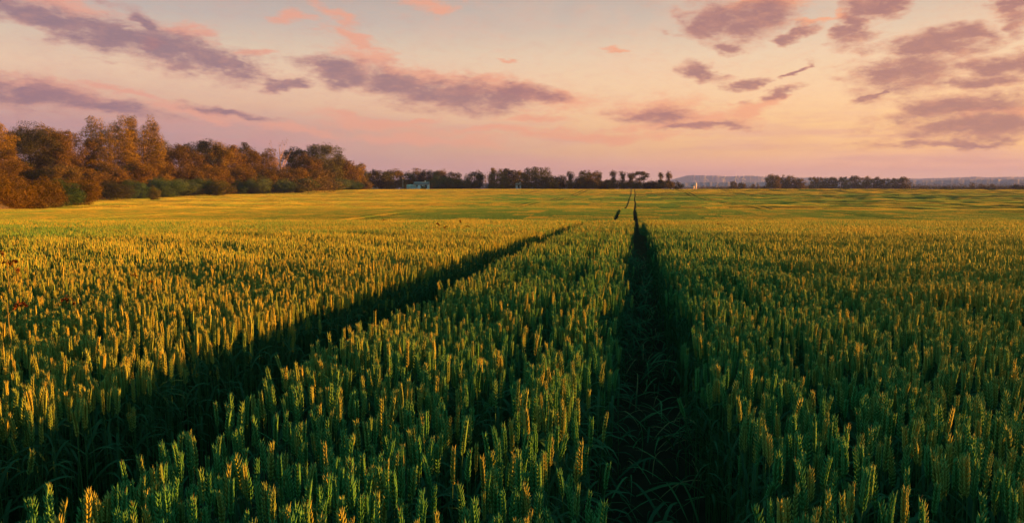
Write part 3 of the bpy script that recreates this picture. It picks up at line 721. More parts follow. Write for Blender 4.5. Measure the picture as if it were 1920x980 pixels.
def lobes_for(kind, H, Wd, seed):
    rg = np.random.default_rng(seed); out = []
    def sph(cz, rx, rz, n, lr, zmin=0.0, lrz=None):
        for i in range(n):
            d = rg.normal(0, 1, 3); d /= np.linalg.norm(d); f = rg.uniform(0.65, 1.0)
            z = max(zmin, cz + d[2] * rz * f); k = lr * rg.uniform(0.7, 1.3)
            out.append((d[0] * rx * f, d[1] * rx * f, z, k, k, k * (lrz or 0.85)))
    w = Wd / 2
    if kind == 'broad':      # full crown that reaches low
        sph(0.60 * H, 0.72 * w, 0.33 * H, 30, 0.23 * w); out.append((0, 0, 0.62 * H, 0.60 * w, 0.60 * w, 0.30 * H)); out.append((0, 0, 0.3 * H, 0.6 * w, 0.6 * w, 0.22 * H))
        sph(0.27 * H, 0.78 * w, 0.17 * H, 22, 0.25 * w, 0.08 * H)
    elif kind == 'dome':     # high-branched open dome
        sph(0.66 * H, 0.76 * w, 0.26 * H, 30, 0.20 * w); out.append((0, 0, 0.66 * H, 0.5 * w, 0.5 * w, 0.22 * H))
        sph(0.30 * H, 0.6 * w, 0.18 * H, 12, 0.34 * w, 0.08 * H)
    elif kind == 'poplar':   # tall, several upright plumes
        for i in range(10):
            a = i * 0.63 + rg.uniform(-.3, .3); r = 0.66 * w * rg.uniform(0.55, 1.1); top = H * rg.uniform(0.78, 0.99)
            for j in range(6):
                z = top - (j + 0.5) * 0.145 * H; k = 0.24 * w * (0.65 + 0.16 * j) * rg.uniform(0.8, 1.2)
                out.append((r * math.cos(a) * (0.75 + 0.08 * j) + rg.normal(0, .08 * w), r * math.sin(a) * (0.75 + 0.08 * j), z, k, k, 0.085 * H))
        out.append((0, 0, 0.5 * H, 0.68 * w, 0.68 * w, 0.38 * H))
    elif kind == 'slim':     # narrow oval top over a wider skirt
        sph(0.76 * H, 0.30 * w, 0.17 * H, 9, 0.26 * w, 0, 1.25); sph(0.55 * H, 0.18 * w, 0.16 * H, 7, 0.22 * w); sph(0.32 * H, 0.55 * w, 0.18 * H, 14, 0.38 * w, 0.05 * H); out.append((0, 0, 0.5 * H, 0.22 * w, 0.22 * w, 0.3 * H))
    elif kind == 'tiers':    # flat spreading layers
        for z, r in ((0.90, 0.5), (0.80, 0.8), (0.68, 0.95), (0.55, 0.7)):
            for i in range(6):
                a = rg.uniform(0, 6.28); f = r * w * rg.uniform(0.3, 0.72); out.append((f * math.cos(a), f * math.sin(a), (z + rg.uniform(-.05, .05)) * H, 0.30 * w, 0.30 * w, 0.075 * H))
        sph(0.25 * H, 0.5 * w, 0.14 * H, 9, 0.36 * w, 0.05 * H)
    elif kind == 'bare':
        for i in range(16):
            a = rg.uniform(0, 6.28); f = w * rg.uniform(0.2, 0.8); out.append((f * math.cos(a), f * math.sin(a), H * rg.uniform(0.45, 0.98), 0.12 * w, 0.12 * w, 0.05 * H))
    elif kind == 'shrub':
        sph(0.42 * H, 0.78 * w, 0.32 * H, 20, 0.25 * w, 0.14 * H, 0.8 * H / max(w, .1) * 0.9); out.append((0, 0, 0.35 * H, 0.6 * w, 0.6 * w, 0.42 * H))
    elif kind == 'conifer':
        for j in range(6):
            u = j / 5; out.append((0, 0, H * (0.15 + 0.78 * u), w * (1 - 0.82 * u), w * (1 - 0.82 * u), 0.11 * H))
    return out
def spread(kd, t): return {'broad': 1.4, 'dome': 1.42, 'poplar': 1.4, 'slim': 1.6, 'tiers': 1.2}.get(kd, 1.45) * (1.12 if t < 452 and kd != 'poplar' else 1.0 if t < 600 else 0.84)
def plant(name, px, top, wpx, t, kind, fol, label, cat='tree', group=None, dens=1.0, leaf=None, gaps=0.35, bark=None, sink=0.0, z0=None):
    x, y = col_at(px, t); z = (gz(x, y) if z0 is None else z0) - sink
    H = EZ + (HOR - top) * t / F * 1.0 - z; Wd = wpx * t / F * spread(kind, t)
    seed = int(px * 7 + t) % 100000
    lb = lobes_for(kind, H, Wd, seed)
    # the tallest lobe reaches the height
    mz = max(l[2] + l[5] for l in lb); lb = [(a, b, c * H / mz, d, e, f * H / mz) for a, b, c, d, e, f in lb]
    ls = leaf or max(0.24, t / F * 1.65)
    r0 = empty(name, (x, y, z), random.uniform(0, 6.28)); tag(r0, label, cat, group)
    bm = bark or M_BARK
    if kind == 'shrub':
        link('branches', trunk_mesh(H * 0.8, lb, 0.05 + H * 0.008, seed, bm, 7), r0)
    else:
        link('trunk', trunk_mesh(H, lb, 0.016 * H + 0.05, seed, bm, 26 if kind == 'bare' else 10, 1.0 if kind == 'bare' else 0.8, 0.12 if kind == 'bare' else 0.25), r0)
    link('crown', leaves_mesh('crown', lb, dens * 0.8, ls, seed, FOL[fol], gaps), r0)
    return r0
LW = 'trees of the russet wood beside the field'
T = 'tree'
wood = [
 # px, top, width, t, kind, foliage, label
 (-8, 224, 62, 172, 'broad', 'gold', 'bright russet tree cut off by the left edge of the photo'),
 (8, 275, 54, 160, 'broad', 'rust', 'lower russet tree at the left edge below the bright one'),
 (62, 231, 92, 200, 'broad', 'dark', 'big dark rounded tree near the left edge of the wood'),
 (92, 231, 62, 218, 'dome', 'gold', 'pale-topped thin tree rising just behind the big dark rounded tree'),
 (112, 243, 58, 205, 'broad', 'rust', 'rounded russet tree on the right shoulder of the big dark tree'),
 (146, 250, 60, 225, 'broad', 'rust', 'russet tree just left of the two tall poplars'),
 (210, 217, 88, 235, 'poplar', 'gold', 'left one of the two tall poplars standing above the wood'),
 (274, 218, 78, 245, 'poplar', 'gold', 'right one of the two tall poplars standing above the wood'),
 (312, 259, 34, 275, 'broad', 'olive', 'small green-topped tree tucked right behind the tall poplars'),
 (338, 268, 62, 262, 'broad', 'rust', 'pointed russet tree first to the right of the tall poplars'),
 (376, 261, 64, 285, 'dome', 'dark', 'dark green domed tree behind the russet trees right of the poplars'),
 (408, 264, 58, 290, 'broad', 'gold', 'golden brown tree right beside the dark green dome'),
 (436, 272, 50, 300, 'broad', 'rust', 'russet tree in the middle of the wood, second right of the dark dome'),
 (456, 267, 34, 325, 'dome', 'dark', 'small dark crown peeping above the middle of the wood'),
 (470, 276, 50, 308, 'broad', 'rust', 'rounded russet tree halfway between the poplars and the bare tree'),
 (500, 277, 48, 318, 'broad', 'rust', 'russet tree directly left of the pale bare-topped tree'),
 (528, 261, 42, 318, 'bare', 'gold', 'thin pale bare-topped tree with branches showing against the sky'),
 (552, 276, 42, 345, 'dome', 'dark', 'dark crown directly right of the pale bare-topped tree'),
 (576, 286, 50, 335, 'broad', 'rust', 'russet tree left of the round green-gold tree'),
 (608, 270, 66, 352, 'dome', 'olive', 'round green-gold tree standing proud near the right end of the wood'),
 (636, 296, 52, 365, 'broad', 'rust', 'russet tree under the right side of the round green-gold tree'),
 (660, 302, 44, 385, 'broad', 'gold', 'golden brown tree second from the right end of the wood'),
 (680, 315, 30, 405, 'broad', 'olive', 'last greenish tree at the right end of the wood'),
]
for (px, top, w_, t, kd, fo, lab) in wood:
    t = t + 45
    plant('poplar_tree' if kd == 'poplar' else ('bare_tree' if kd == 'bare' else 'broadleaf_tree'), px, top, w_, t, kd, fo, lab, T, LW,
          dens=0.22 if kd == 'bare' else (1.25 if kd == 'poplar' else 1.15), bark=M_PALEBARK if kd in ('bare', 'poplar') else None, gaps=0.16 if kd in ('dome', 'poplar') else 0.1)
under = [
 (30, 300, 60, 178, 'rust', 'low russet tree below the left flank of the big dark tree'),
 (108, 306, 66, 182, 'brown', 'low brown tree in the shade at the foot of the big dark tree'),
 (160, 312, 62, 200, 'rust', 'low orange-lit tree in front of the left poplar foot'),
 (212, 300, 60, 222, 'rust', 'low russet tree at the foot of the left poplar'),
 (262, 298, 60, 232, 'rust', 'low russet tree at the foot of the right poplar'),
 (306, 300, 56, 248, 'rust', 'low russet tree just right of the right poplar foot'),
 (352, 304, 60, 255, 'rust', 'low russet tree under the pointed russet tree'),
 (400, 304, 60, 272, 'rust', 'low russet tree under the golden brown tree'),
 (448, 306, 60, 288, 'rust', 'low russet tree in the lower middle of the wood'),
 (496, 308, 56, 300, 'rust', 'low russet tree left below the pale bare-topped tree'),
 (545, 308, 56, 318, 'rust', 'low russet tree right below the pale bare-topped tree'),
 (592, 312, 54, 335, 'brown', 'low brown tree at the foot of the round green-gold tree'),
 (640, 318, 50, 356, 'rust', 'low russet tree near the right end of the wood above the shrubs'),
]
for (px, top, w_, t, fo, lab) in under:
    t = t + 45
    plant('understorey_tree', px, top, w_, t, 'broad', fo, lab, T, 'low trees under the russet wood', dens=1.1)
sh = [
 (-4, 322, 46, 122, 'rust', 'orange bush cut off by the left edge beside the field corner'),
 (30, 326, 50, 126, 'rust', 'second orange bush from the left edge at the field corner'),
 (62, 334, 44, 130, 'rust', 'lower orange bush in the middle of the bush row at the field corner'),
 (88, 329, 48, 140, 'rust', 'tall orange bush fourth from the left edge at the field corner'),
 (122, 333, 46, 150, 'green', 'dark green bush among the orange bushes at the field corner'),
 (150, 334, 56, 158, 'rust', 'last orange bush of the row, at its right end by the bare verge'),
 (205, 338, 62, 232, 'dark', 'very dark shrub just right of the orange bush row'),
 (250, 337, 56, 250, 'green', 'dark green shrub left of the lone little bush'),
 (287, 348, 20, 228, 'olive', 'lone little round bush standing out on the verge'),
 (305, 334, 60, 268, 'green', 'green shrub right behind the lone little bush'),
 (345, 335, 50, 285, 'sage', 'grey-green shrub left of the tan-edged shrub'),
 (380, 332, 50, 295, 'green', 'tall green shrub beside the tan-edged shrub'),
 (410, 336, 38, 290, 'olive', 'tan-edged round shrub at the end of the first shrub row'),
 (445, 338, 44, 325, 'green', 'low green shrub right of the gap in the shrub row'),
 (486, 331, 38, 328, 'sage', 'pale green bushy shrub left of the middle of the second shrub row'),
 (512, 338, 36, 345, 'green', 'dark green shrub between two pale green ones'),
 (534, 334, 34, 338, 'sage', 'pale green shrub below the pale bare-topped tree'),
 (560, 345, 20, 338, 'olive', 'small yellowish shrub at the field edge'),
 (568, 332, 40, 355, 'green', 'green shrub behind the small yellowish one'),
 (600, 333, 44, 368, 'brown', 'brownish shrub below the round green-gold tree'),
 (632, 334, 40, 380, 'sage', 'pale green shrub third from the right end of the shrub row'),
 (657, 336, 34, 392, 'green', 'green shrub second from the right end of the shrub row'),
 (682, 340, 26, 408, 'brown', 'brown shrub at the right end of the shrub row'),
]
for (px, top, w_, t, fo, lab) in sh:
    plant('shrub', px, top, w_, t, 'shrub', fo, lab, 'shrub', 'shrubs along the foot of the wood', dens=1.2, leaf=max(0.16, t / F * 0.95), gaps=0.25)
CT = 'trees of the far tree line across the middle'
mid = [
 (702, 317, 34, 455, 'broad', 'dark', 'dark tree first right of the russet wood'),
 (721, 318, 32, 462, 'broad', 'olive', 'rounded olive tree left of the thin white pole'),
 (738, 315, 38, 490, 'broad', 'brown', 'dark brown tree behind the thin white pole'),
 (762, 320, 32, 500, 'broad', 'olive', 'low olive tree behind the left end of the white house'),
 (779, 314, 36, 510, 'broad', 'brown', 'higher brown tree directly behind the white house'),
 (802, 318, 36, 505, 'broad', 'dark', 'dark tree behind the right end of the white house'),
 (824, 317, 34, 500, 'broad', 'brown', 'brown-topped tree behind the low green trees right of the house'),
 (846, 321, 36, 495, 'broad', 'dark', 'dark tree behind the gold-tipped low trees'),
 (822, 329, 36, 455, 'shrub', 'green', 'low round green tree just right of the white house'),
 (846, 331, 34, 450, 'shrub', 'olive', 'low gold-tipped tree between the round green tree and the tall pale one'),
 (868, 334, 30, 450, 'shrub', 'olive', 'low olive tree at the left foot of the pale rounded tree'),
 (890, 319, 34, 455, 'broad', 'olive', 'pale olive rounded tree left of the thin ragged one'),
 (911, 322, 18, 460, 'bare', 'olive', 'thin ragged tree with bare tips between two rounded ones'),
 (932, 314, 38, 452, 'poplar', 'gold', 'broad golden olive tree lit on its side, left of the dark tree'),
 (956, 315, 34, 475, 'broad', 'dark', 'very dark tree right of the broad golden olive one'),
 (978, 318, 28, 485, 'broad', 'brown', 'brown tree behind the small pinkish cottage'),
 (1006, 312, 58, 455, 'poplar', 'olive', 'largest full tree in the middle of the far tree line'),
 (1026, 330, 26, 450, 'shrub', 'brown', 'low brown skirt tree right of the largest full tree'),
 (1046, 328, 34, 470, 'broad', 'dark', 'dark low tree with a flat top right of the largest tree'),
 (1070, 320, 20, 465, 'slim', 'brown', 'slim pointed tree between two dark low masses'),
 (1088, 330, 30, 475, 'broad', 'dark', 'dark low tree left of the double-crowned tree'),
 (1104, 318, 36, 465, 'dome', 'brown', 'domed open tree left part of the double-crowned pair'),
 (1122, 319, 20, 466, 'slim', 'olive', 'narrow topped tree leaning against the domed open tree'),
 (1138, 336, 28, 470, 'broad', 'dark', 'low dark tree left of the first slender round-topped tree'),
 (1150, 318, 19, 458, 'slim', 'brown', 'first of the three slender round-topped trees near the tracks'),
 (1167, 320, 19, 459, 'slim', 'brown', 'second of the three slender round-topped trees near the tracks'),
 (1182, 322, 18, 460, 'slim', 'brown', 'third slender round-topped tree, above the end of the wheel tracks'),
 (1199, 321, 36, 456, 'tiers', 'brown', 'flat layered spreading tree right of the wheel tracks end'),
 (1221, 338, 30, 462, 'broad', 'dark', 'low dark tree between the layered tree and the slender pair'),
 (1238, 322, 18, 458, 'slim', 'brown', 'left one of the slender pair near the right end of the tree line'),
 (1253, 321, 18, 457, 'slim', 'brown', 'right one of the slender pair near the right end of the tree line'),
 (1270, 340, 20, 462, 'shrub', 'dark', 'small round dark tree ending the middle tree line'),
]
for (px, top, w_, t, kd, fo, lab) in mid:
    plant('bare_tree' if kd == 'bare' else 'broadleaf_tree', px, top, w_, t, kd, fo, lab, T, CT, dens=0.5 if kd == 'bare' else 1.15, gaps=0.45 if kd in ('dome', 'tiers', 'slim') else 0.35)
rt = [
 (1318, 346, 9, 900, 'conifer', 'brown', 'tiny pointed tree right of the white domed tower'),
 (1375, 339, 17, 720, 'broad', 'brown', 'small rounded tree left of the low pair beyond the field'),
 (1390, 342, 18, 725, 'broad', 'brown', 'lower rounded tree touching the small rounded one'),
 (1412, 344, 8, 800, 'broad', 'brown', 'tiny left tree of the ragged pair before the big clump'),
 (1421, 342, 9, 800, 'conifer', 'brown', 'tiny pointed right tree of the ragged pair before the big clump'),
 (1448, 326, 32, 690, 'broad', 'brown', 'tall left tree of the big clump right of the hill'),
 (1467, 327, 28, 700, 'broad', 'brown', 'second tree of the big clump right of the hill'),
 (1483, 328, 26, 705, 'broad', 'brown', 'third tree of the big clump right of the hill'),
 (1500, 334, 26, 700, 'broad', 'olive', 'lower right tree of the big clump right of the hill'),
 (1526, 331, 24, 760, 'dome', 'brown', 'first tree at the left end of the long even tree row'),
 (1543, 332, 22, 765, 'broad', 'brown', 'second tree from the left in the long even tree row'),
 (1560, 331, 24, 768, 'broad', 'olive', 'third tree from the left in the long even tree row'),
 (1582, 331, 26, 770, 'dome', 'brown', 'fourth tree from the left in the long even tree row'),
 (1603, 329, 26, 772, 'broad', 'brown', 'fifth and tallest tree in the long even tree row'),
 (1624, 329.5, 26, 775, 'dome', 'brown', 'sixth tree from the left in the long even tree row'),
 (1644, 331, 24, 778, 'broad', 'olive', 'seventh tree from the left in the long even tree row'),
 (1662, 333, 22, 780, 'broad', 'brown', 'eighth tree from the left in the long even tree row'),
 (1678, 333, 20, 782, 'broad', 'brown', 'last but one tree in the long even tree row'),
 (1695, 331, 26, 780, 'broad', 'brown', 'rounded tree closing the long even row at its right end'),
 (1822, 341, 11, 1100, 'broad', 'brown', 'small round tree far right of the long tree row'),
 (1840, 344, 12, 1120, 'broad', 'brown', 'smaller tree just right of the small round far tree'),
 (1862, 344, 14, 1130, 'broad', 'brown', 'low tree in the haze left of the dark bush at the right edge'),
 (1909, 346, 26, 640, 'shrub', 'dark', 'dark bush at the far right edge on the field horizon'),
 (1770, 348, 14, 660, 'shrub', 'dark', 'small dark bush right of the long even tree row'),
 (1846, 348.5, 16, 650, 'shrub', 'dark', 'small dark bush left of the one at the right edge'),
 (1430, 348.5, 14, 640, 'shrub', 'dark', 'small dark bush at the left foot of the big clump'),
]
FOL['hazel'] = foliage('hazel_leaves', (0.060, 0.045, 0.016), (0.150, 0.105, 0.030))
for (px, top, w_, t, kd, fo, lab) in rt:
    plant('shrub' if kd == 'shrub' else ('conifer_tree' if kd == 'conifer' else 'broadleaf_tree'), px, top, w_, t, kd, 'dark' if fo == 'dark' else 'hazel', lab, 'shrub' if kd == 'shrub' else T, 'trees and bushes on the right horizon', dens=1.1, gaps=0.35)
# hedges beyond the crest and hazy woods: nobody could count their plants
def mass(name, segs, t, fol, seed, leaf, gap=0.3):
    rg = np.random.default_rng(seed); lb = []
    for (p0, p1, top) in segs:
        px = p0
        while px < p1:
            x, y = col_at(px, t + rg.uniform(-18, 18)); z = gz(x, y); H = max(0.8, EZ + (HOR - top - rg.normal(0, 0.5)) * t / F - z)
            w_ = H * rg.uniform(0.5, 0.9); lb.append((x, y, z + H * 0.45, w_, w_, H * 0.55)); px += w_ * F / t * rg.uniform(0.45, 0.9)
    rgm = leaves_mesh_abs(name, lb, leaf, seed, FOL[fol]); o = link(name, rgm); tag(o, kind='stuff'); return o
def leaves_mesh_abs(name, lb, size, seed, m):
    rg = np.random.default_rng(seed); L = np.array(lb); vol = (L[:, 3] * L[:, 5]); n = int(vol.sum() * 7 / (size * size))
    li = rg.choice(len(L), n, p=vol / vol.sum()); d = rg.normal(0, 1, (n, 3)); d /= np.linalg.norm(d, axis=1)[:, None]
    Pp = L[li, :3] + d * L[li, 3:] * (rg.uniform(0, 1, n) ** 0.4 * (1 + 0.15 * np.sin(d[:, 0] * 6 + li)))[:, None]
    a = rg.normal(0, 1, (n, 3)); a /= np.linalg.norm(a, axis=1)[:, None]; b = np.cross(a, rg.normal(0, 1, (n, 3))); b /= np.linalg.norm(b, axis=1)[:, None] + 1e-6
    s1 = size * rg.uniform(0.5, 1.1, n)[:, None]; V = np.stack([Pp - a * s1 / 2, Pp + b * s1 / 3, Pp + a * s1 / 2, Pp - b * s1 / 3], 1)
    return np_mesh(name, V.reshape(-1, 3), [np.arange(n * 4).reshape(n, 4)], m, col=np.repeat((0.3 + 0.5 * ((li * 0.618) % 1)), 4))
mass('undergrowth', [(695, 765, 340), (812, 1262, 341), (1090, 1262, 337)], 478, 'dark', 71, 0.7)
mass('hedge_vegetation', [(1275, 1320, 349.5), (1320, 1440, 348.5), (1440, 1520, 348), (1520, 1700, 349), (1690, 1960, 348)], 830, 'brown', 72, 0.9)
mass('low_hedge_vegetation', [(1700, 1960, 348.3), (1330, 1440, 349.5)], 620, 'dark', 75, 0.8)
mass('far_woods', [(1690, 1960, 343), (1300, 1440, 347.5), (1500, 1540, 343)], 1500, 'brown', 73, 1.6)
mass('wood_interior', [(20, 330, 320), (330, 640, 330)], 345, 'brown', 74, 0.6)
o_ = bpy.data.objects['wood_interior']; o_.name = 'wood_undergrowth'

# ------------------------------------------------------------------ verge, road and buildings
M_VERGE = mat('verge_soil', rough_mat((0.14, 0.085, 0.05), (0.24, 0.15, 0.09), 0.5))
M_ROAD = mat('pale_road', rough_mat((0.26, 0.20, 0.20), (0.34, 0.27, 0.27), 0.8))
def band(name, s_in, s_out, t0, t1, lift, m, step=4.0):
    """a ribbon that follows the left edge of the field, offsets outward in metres"""
    ts = np.arange(t0, t1 + 0.1, step); n = len(ts); K = 6
    V = []
    for t in ts:
        s0 = np.interp(t, BT, BS)
        for k in range(K):
            s = s0 - (s_in + (s_out - s_in) * k / (K - 1)); x, y = W(s, t); V.append((x, y, gz(x, y) + lift))
    Q = [(i * K + k, i * K + k + 1, (i + 1) * K + k + 1, (i + 1) * K + k) for i in range(n - 1) for k in range(K - 1)]
    o = link(name, np_mesh(name, V, [Q], m, smooth=True)); tag(o, kind='structure'); return o
band('verge', -1.0, 26, 30, 440, 0.12, M_VERGE)
band('road', 7.0, 12.0, 60, 400, 0.20, M_ROAD)
# dry grass on the verge
gsrc = bpy.data.collections.new('tuft_source')
for i in range(4):
    w = MB(); rg = np.random.default_rng(1200 + i)
    for k in range(60):
        a = rg.uniform(0, 6.28); r = rg.uniform(0, 0.5)
        leaf_geo(w, rg, (r * math.cos(a), r * math.sin(a), 0), rg.uniform(0.35, 0.9), 0.05, rg.uniform(0, 6.28), rg.uniform(1.1, 1.55), 3, rg.uniform(0, 1), 0)
    gsrc.objects.link(bpy.data.objects.new('tuft_%d' % i, w.mesh('tuft', [M_DRY])))
n = 9000
t_ = rng.uniform(60, 432, n); off = rng.uniform(-1.5, 24, n) * rng.uniform(0.2, 1, n)
off = np.where((off > 6.6) & (off < 12.4) & (rng.uniform(0, 1, n) < 0.9), off - 6.5, off)
s_ = np.interp(t_, BT, BS) - off; X = t_ * FX + s_ * RX; Y = t_ * FY + s_ * RY
A = np.zeros((n, 10)); A[:, 0] = X; A[:, 1] = Y; A[:, 2] = ground_z(X, Y) + 0.1; A[:, 5] = rng.uniform(0, 6.28, n); A[:, 6:9] = rng.uniform(0.6, 1.5, n)[:, None]; A[:, 9] = rng.integers(0, 4, n)
vg = point_cloud_object('dry_grass', A, gsrc); tag(vg, kind='stuff')

M_WHITE = mat('white_render', rough_mat((0.62, 0.50, 0.46), (0.74, 0.60, 0.55), 1.0))
M_ROOFG = mat('grey_green_roof', rough_mat((0.15, 0.115, 0.105), (0.22, 0.17, 0.155), 1.5))
M_ROOFR = mat('brown_roof', rough_mat((0.16, 0.09, 0.07), (0.24, 0.14, 0.11), 1.5))
M_PINK = mat('pink_render', rough_mat((0.48, 0.34, 0.32), (0.58, 0.42, 0.40), 1.0))
M_DARKGLASS = mat('window_glass', rough_mat((0.03, 0.035, 0.04), (0.05, 0.055, 0.06), 1.0, 0.2, 0, 0.5))
M_GREENPAINT = mat('green_glasshouse', rough_mat((0.30, 0.27, 0.22), (0.42, 0.38, 0.32), 0.8))
def one(fn, *m):
    mb = MB(); fn(mb); return mb.mesh('m', list(m))
def gable(mb, x0, x1, y0, y1, z0, z1, ov=0.3):
    ym = (y0 + y1) / 2; x0 -= ov; x1 += ov; y0 -= ov; y1 += ov; th = 0.18
    V = [(x0, y0, z0), (x1, y0, z0), (x1, ym, z1), (x0, ym, z1), (x0, y1, z0), (x1, y1, z0), (x0, y0, z0 - th), (x1, y0, z0 - th), (x1, ym, z1 - th), (x0, ym, z1 - th), (x0, y1, z0 - th), (x1, y1, z0 - th)]
    mb.add(V, Q=[(0, 1, 2, 3), (3, 2, 5, 4), (7, 6, 9, 8), (8, 9, 10, 11), (0, 6, 7, 1), (4, 5, 11, 10), (1, 7, 8, 2), (2, 8, 11, 5), (0, 3, 9, 6), (3, 4, 10, 9)])
def house(px, t, label, W_, D_, hw, hr, wall, roof, base_y, nwin=3, name='house'):
    x, y = col_at(px, t); z = EZ - (base_y - HOR) * t / F
    z = max(z, gz(x, y))
    r0 = empty(name, (x, y, z), YAW); tag(r0, label, 'house')
    def walls(mb):
        box(mb, -W_ / 2, W_ / 2, -D_ / 2, D_ / 2, -4, hw)
        for sx in (-1, 1):
            X = sx * (W_ / 2 - 0.02); mb.add([(X, -D_ / 2, hw), (X, D_ / 2, hw), (X, 0, hr - 0.25)], T=[(0, 1, 2)])
    link('wall', one(walls, wall), r0); rf = link('roof', one(lambda mb: gable(mb, -W_ / 2, W_ / 2, -D_ / 2, D_ / 2, hw + 0.1, hr), roof), r0)
    link('chimney', one(lambda mb: box(mb, W_ * 0.2, W_ * 0.2 + 0.7, -0.35, 0.35, hr - 0.6, hr + 0.7), wall), rf)
    for i in range(nwin):
        cx = -W_ / 2 + W_ * (i + 0.7) / (nwin + 0.4)
        wf = link('window', one(lambda mb: box(mb, cx - 0.6, cx + 0.6, -D_ / 2 - 0.05, -D_ / 2 + 0.05, 0.9, 2.1), M_WHITE), r0)
        link('pane', one(lambda mb: box(mb, cx - 0.5, cx + 0.5, -D_ / 2 - 0.07, -D_ / 2 - 0.055, 1.0, 2.0), M_DARKGLASS), wf)
    dr = link('door', one(lambda mb: box(mb, W_ / 2 - 1.9, W_ / 2 - 1.0, -D_ / 2 - 0.06, -D_ / 2 + 0.04, 0.0, 2.05), M_DARKGLASS), r0)
    return r0
house(791, 452, 'low white house with a grey-green gable roof at the edge of the far trees', 9.0, 6, 2.4, 4.0, M_WHITE, M_ROOFG, 353)
house(972, 452, 'small pinkish cottage between dark trees of the far tree line', 3.4, 5, 2.1, 3.2, M_PINK, M_ROOFR, 353, 1, 'cottage')
# glasshouse beside the white house
x, y = col_at(772, 450); gh = empty('glasshouse', (x, y, EZ - 1.0), YAW); tag(gh, 'low pale green glasshouse beside the white house', 'glasshouse')
link('wall', one(lambda mb: box(mb, -3.0, 3.0, -1.6, 1.6, -3, 1.3), M_GREENPAINT), gh)
link('roof', one(lambda mb: gable(mb, -3.0, 3.0, -1.6, 1.6, 1.4, 2.3, 0.1), M_GREENPAINT), gh)
plant('shrub', 793, 347.5, 9, 440, 'shrub', 'gold', 'small yellow bush in front of the white house', 'shrub', dens=1.2)
# thin pole
x, y = col_at(755.5, 446); pl = empty('pole', (x, y, gz(x, y)), 0); tag(pl, 'thin pale pole standing in front of the far dark trees', 'pole')
hp = EZ + (HOR - 333) * 446 / F - gz(x, y)
link('post', one(lambda mb: tube(mb, [(0, 0, 0), (0, 0, hp)], [0.09, 0.06], 6), M_WHITE), pl)
link('crossbar', one(lambda mb: box(mb, -0.7, 0.7, -0.05, 0.05, hp - 0.5, hp - 0.38), M_WHITE), pl)
# domed tower with hall, beyond the field
t = 1150; x, y = col_at(1304, t); tw = empty('church', (x, y, gz(x, y)), YAW); k = t / F
tag(tw, 'white domed tower with a small spire on the horizon before the hill', 'church')
zb = EZ - gz(x, y)
link('tower', one(lambda mb: tube(mb, [(0, 0, -1), (0, 0, zb + 5.5 * k)], [2.1 * k, 2.0 * k], 20), M_WHITE), tw)
th = [math.pi / 2 * i / 6 for i in range(7)]
M_DOME = mat('dome_metal', rough_mat((0.30, 0.33, 0.36), (0.40, 0.42, 0.45), 1.0, 0.5))
dm = link('dome', one(lambda mb: tube(mb, [(0, 0, zb + 5.5 * k + 2.6 * k * math.sin(a)) for a in th], [max(0.15, 2.0 * k * math.cos(a)) for a in th], 20), M_DOME), tw)
link('spire', one(lambda mb: tube(mb, [(0, 0, zb + 7.9 * k), (0, 0, zb + 9.6 * k), (0, 0, zb + 11.5 * k)], [0.5 * k, 0.4 * k, 0.05 * k], 8), M_WHITE), dm)
link('hall', one(lambda mb: box(mb, -8.0 * k, -2.2 * k, -2.5 * k, 2.5 * k, -1, zb + 1.2 * k), M_WHITE), tw)
link('roof', one(lambda mb: gable(mb, -8.0 * k, -2.2 * k, -2.5 * k, 2.5 * k, zb + 1.2 * k, zb + 3.0 * k), M_ROOFG), tw)
# wind turbines in front of the hill
M_TURB = mat('turbine_white', rough_mat((0.50, 0.47, 0.46), (0.55, 0.52, 0.50), 0.1, 0.6))
def turbine(px, top, label, a0):
    t = 4200; x, y = col_at(px, t); z = gz(x, y); hub = EZ + (HOR - top) * t / F - z
    r0 = empty('wind_turbine', (x, y, z), YAW + 0.25); tag(r0, label, 'wind turbine', 'wind turbines before the hill')
    link('tower', one(lambda mb: tube(mb, [(0, 0, 0), (0, 0, hub)], [1.7, 1.1], 10), M_TURB), r0)
    link('nacelle', one(lambda mb: box(mb, -1.6, 1.6, -4.5, 4.0, hub - 0.6, hub + 2.6), M_TURB), r0)
    for i in range(3):
        a = a0 + i * 2 * math.pi / 3; d = np.array([math.sin(a), 0, math.cos(a)])
        link('blade', one(lambda mb: tube(mb, [np.array([0, -5.2, hub + 1]) + d * q_ for q_ in (0, 5, 14, 26)], [0.9, 1.5, 1.0, 0.2], 5), M_TURB), r0)
for px, top, a0, lab in ((1321.5, 335.5, 0.1, 'first wind turbine from the left, nearest the domed tower'), (1356, 335.5, 0.55, 'second wind turbine from the left on the hazy hill'),
                         (1378.5, 334, 0.0, 'third and tallest wind turbine from the left on the hazy hill'), (1392.5, 334.5, 0.15, 'fourth wind turbine from the left, right beside the tallest one'),
                         (1428, 336.5, 0.5, 'rightmost wind turbine, just left of the big tree clump')):
    turbine(px, top, lab, a0)

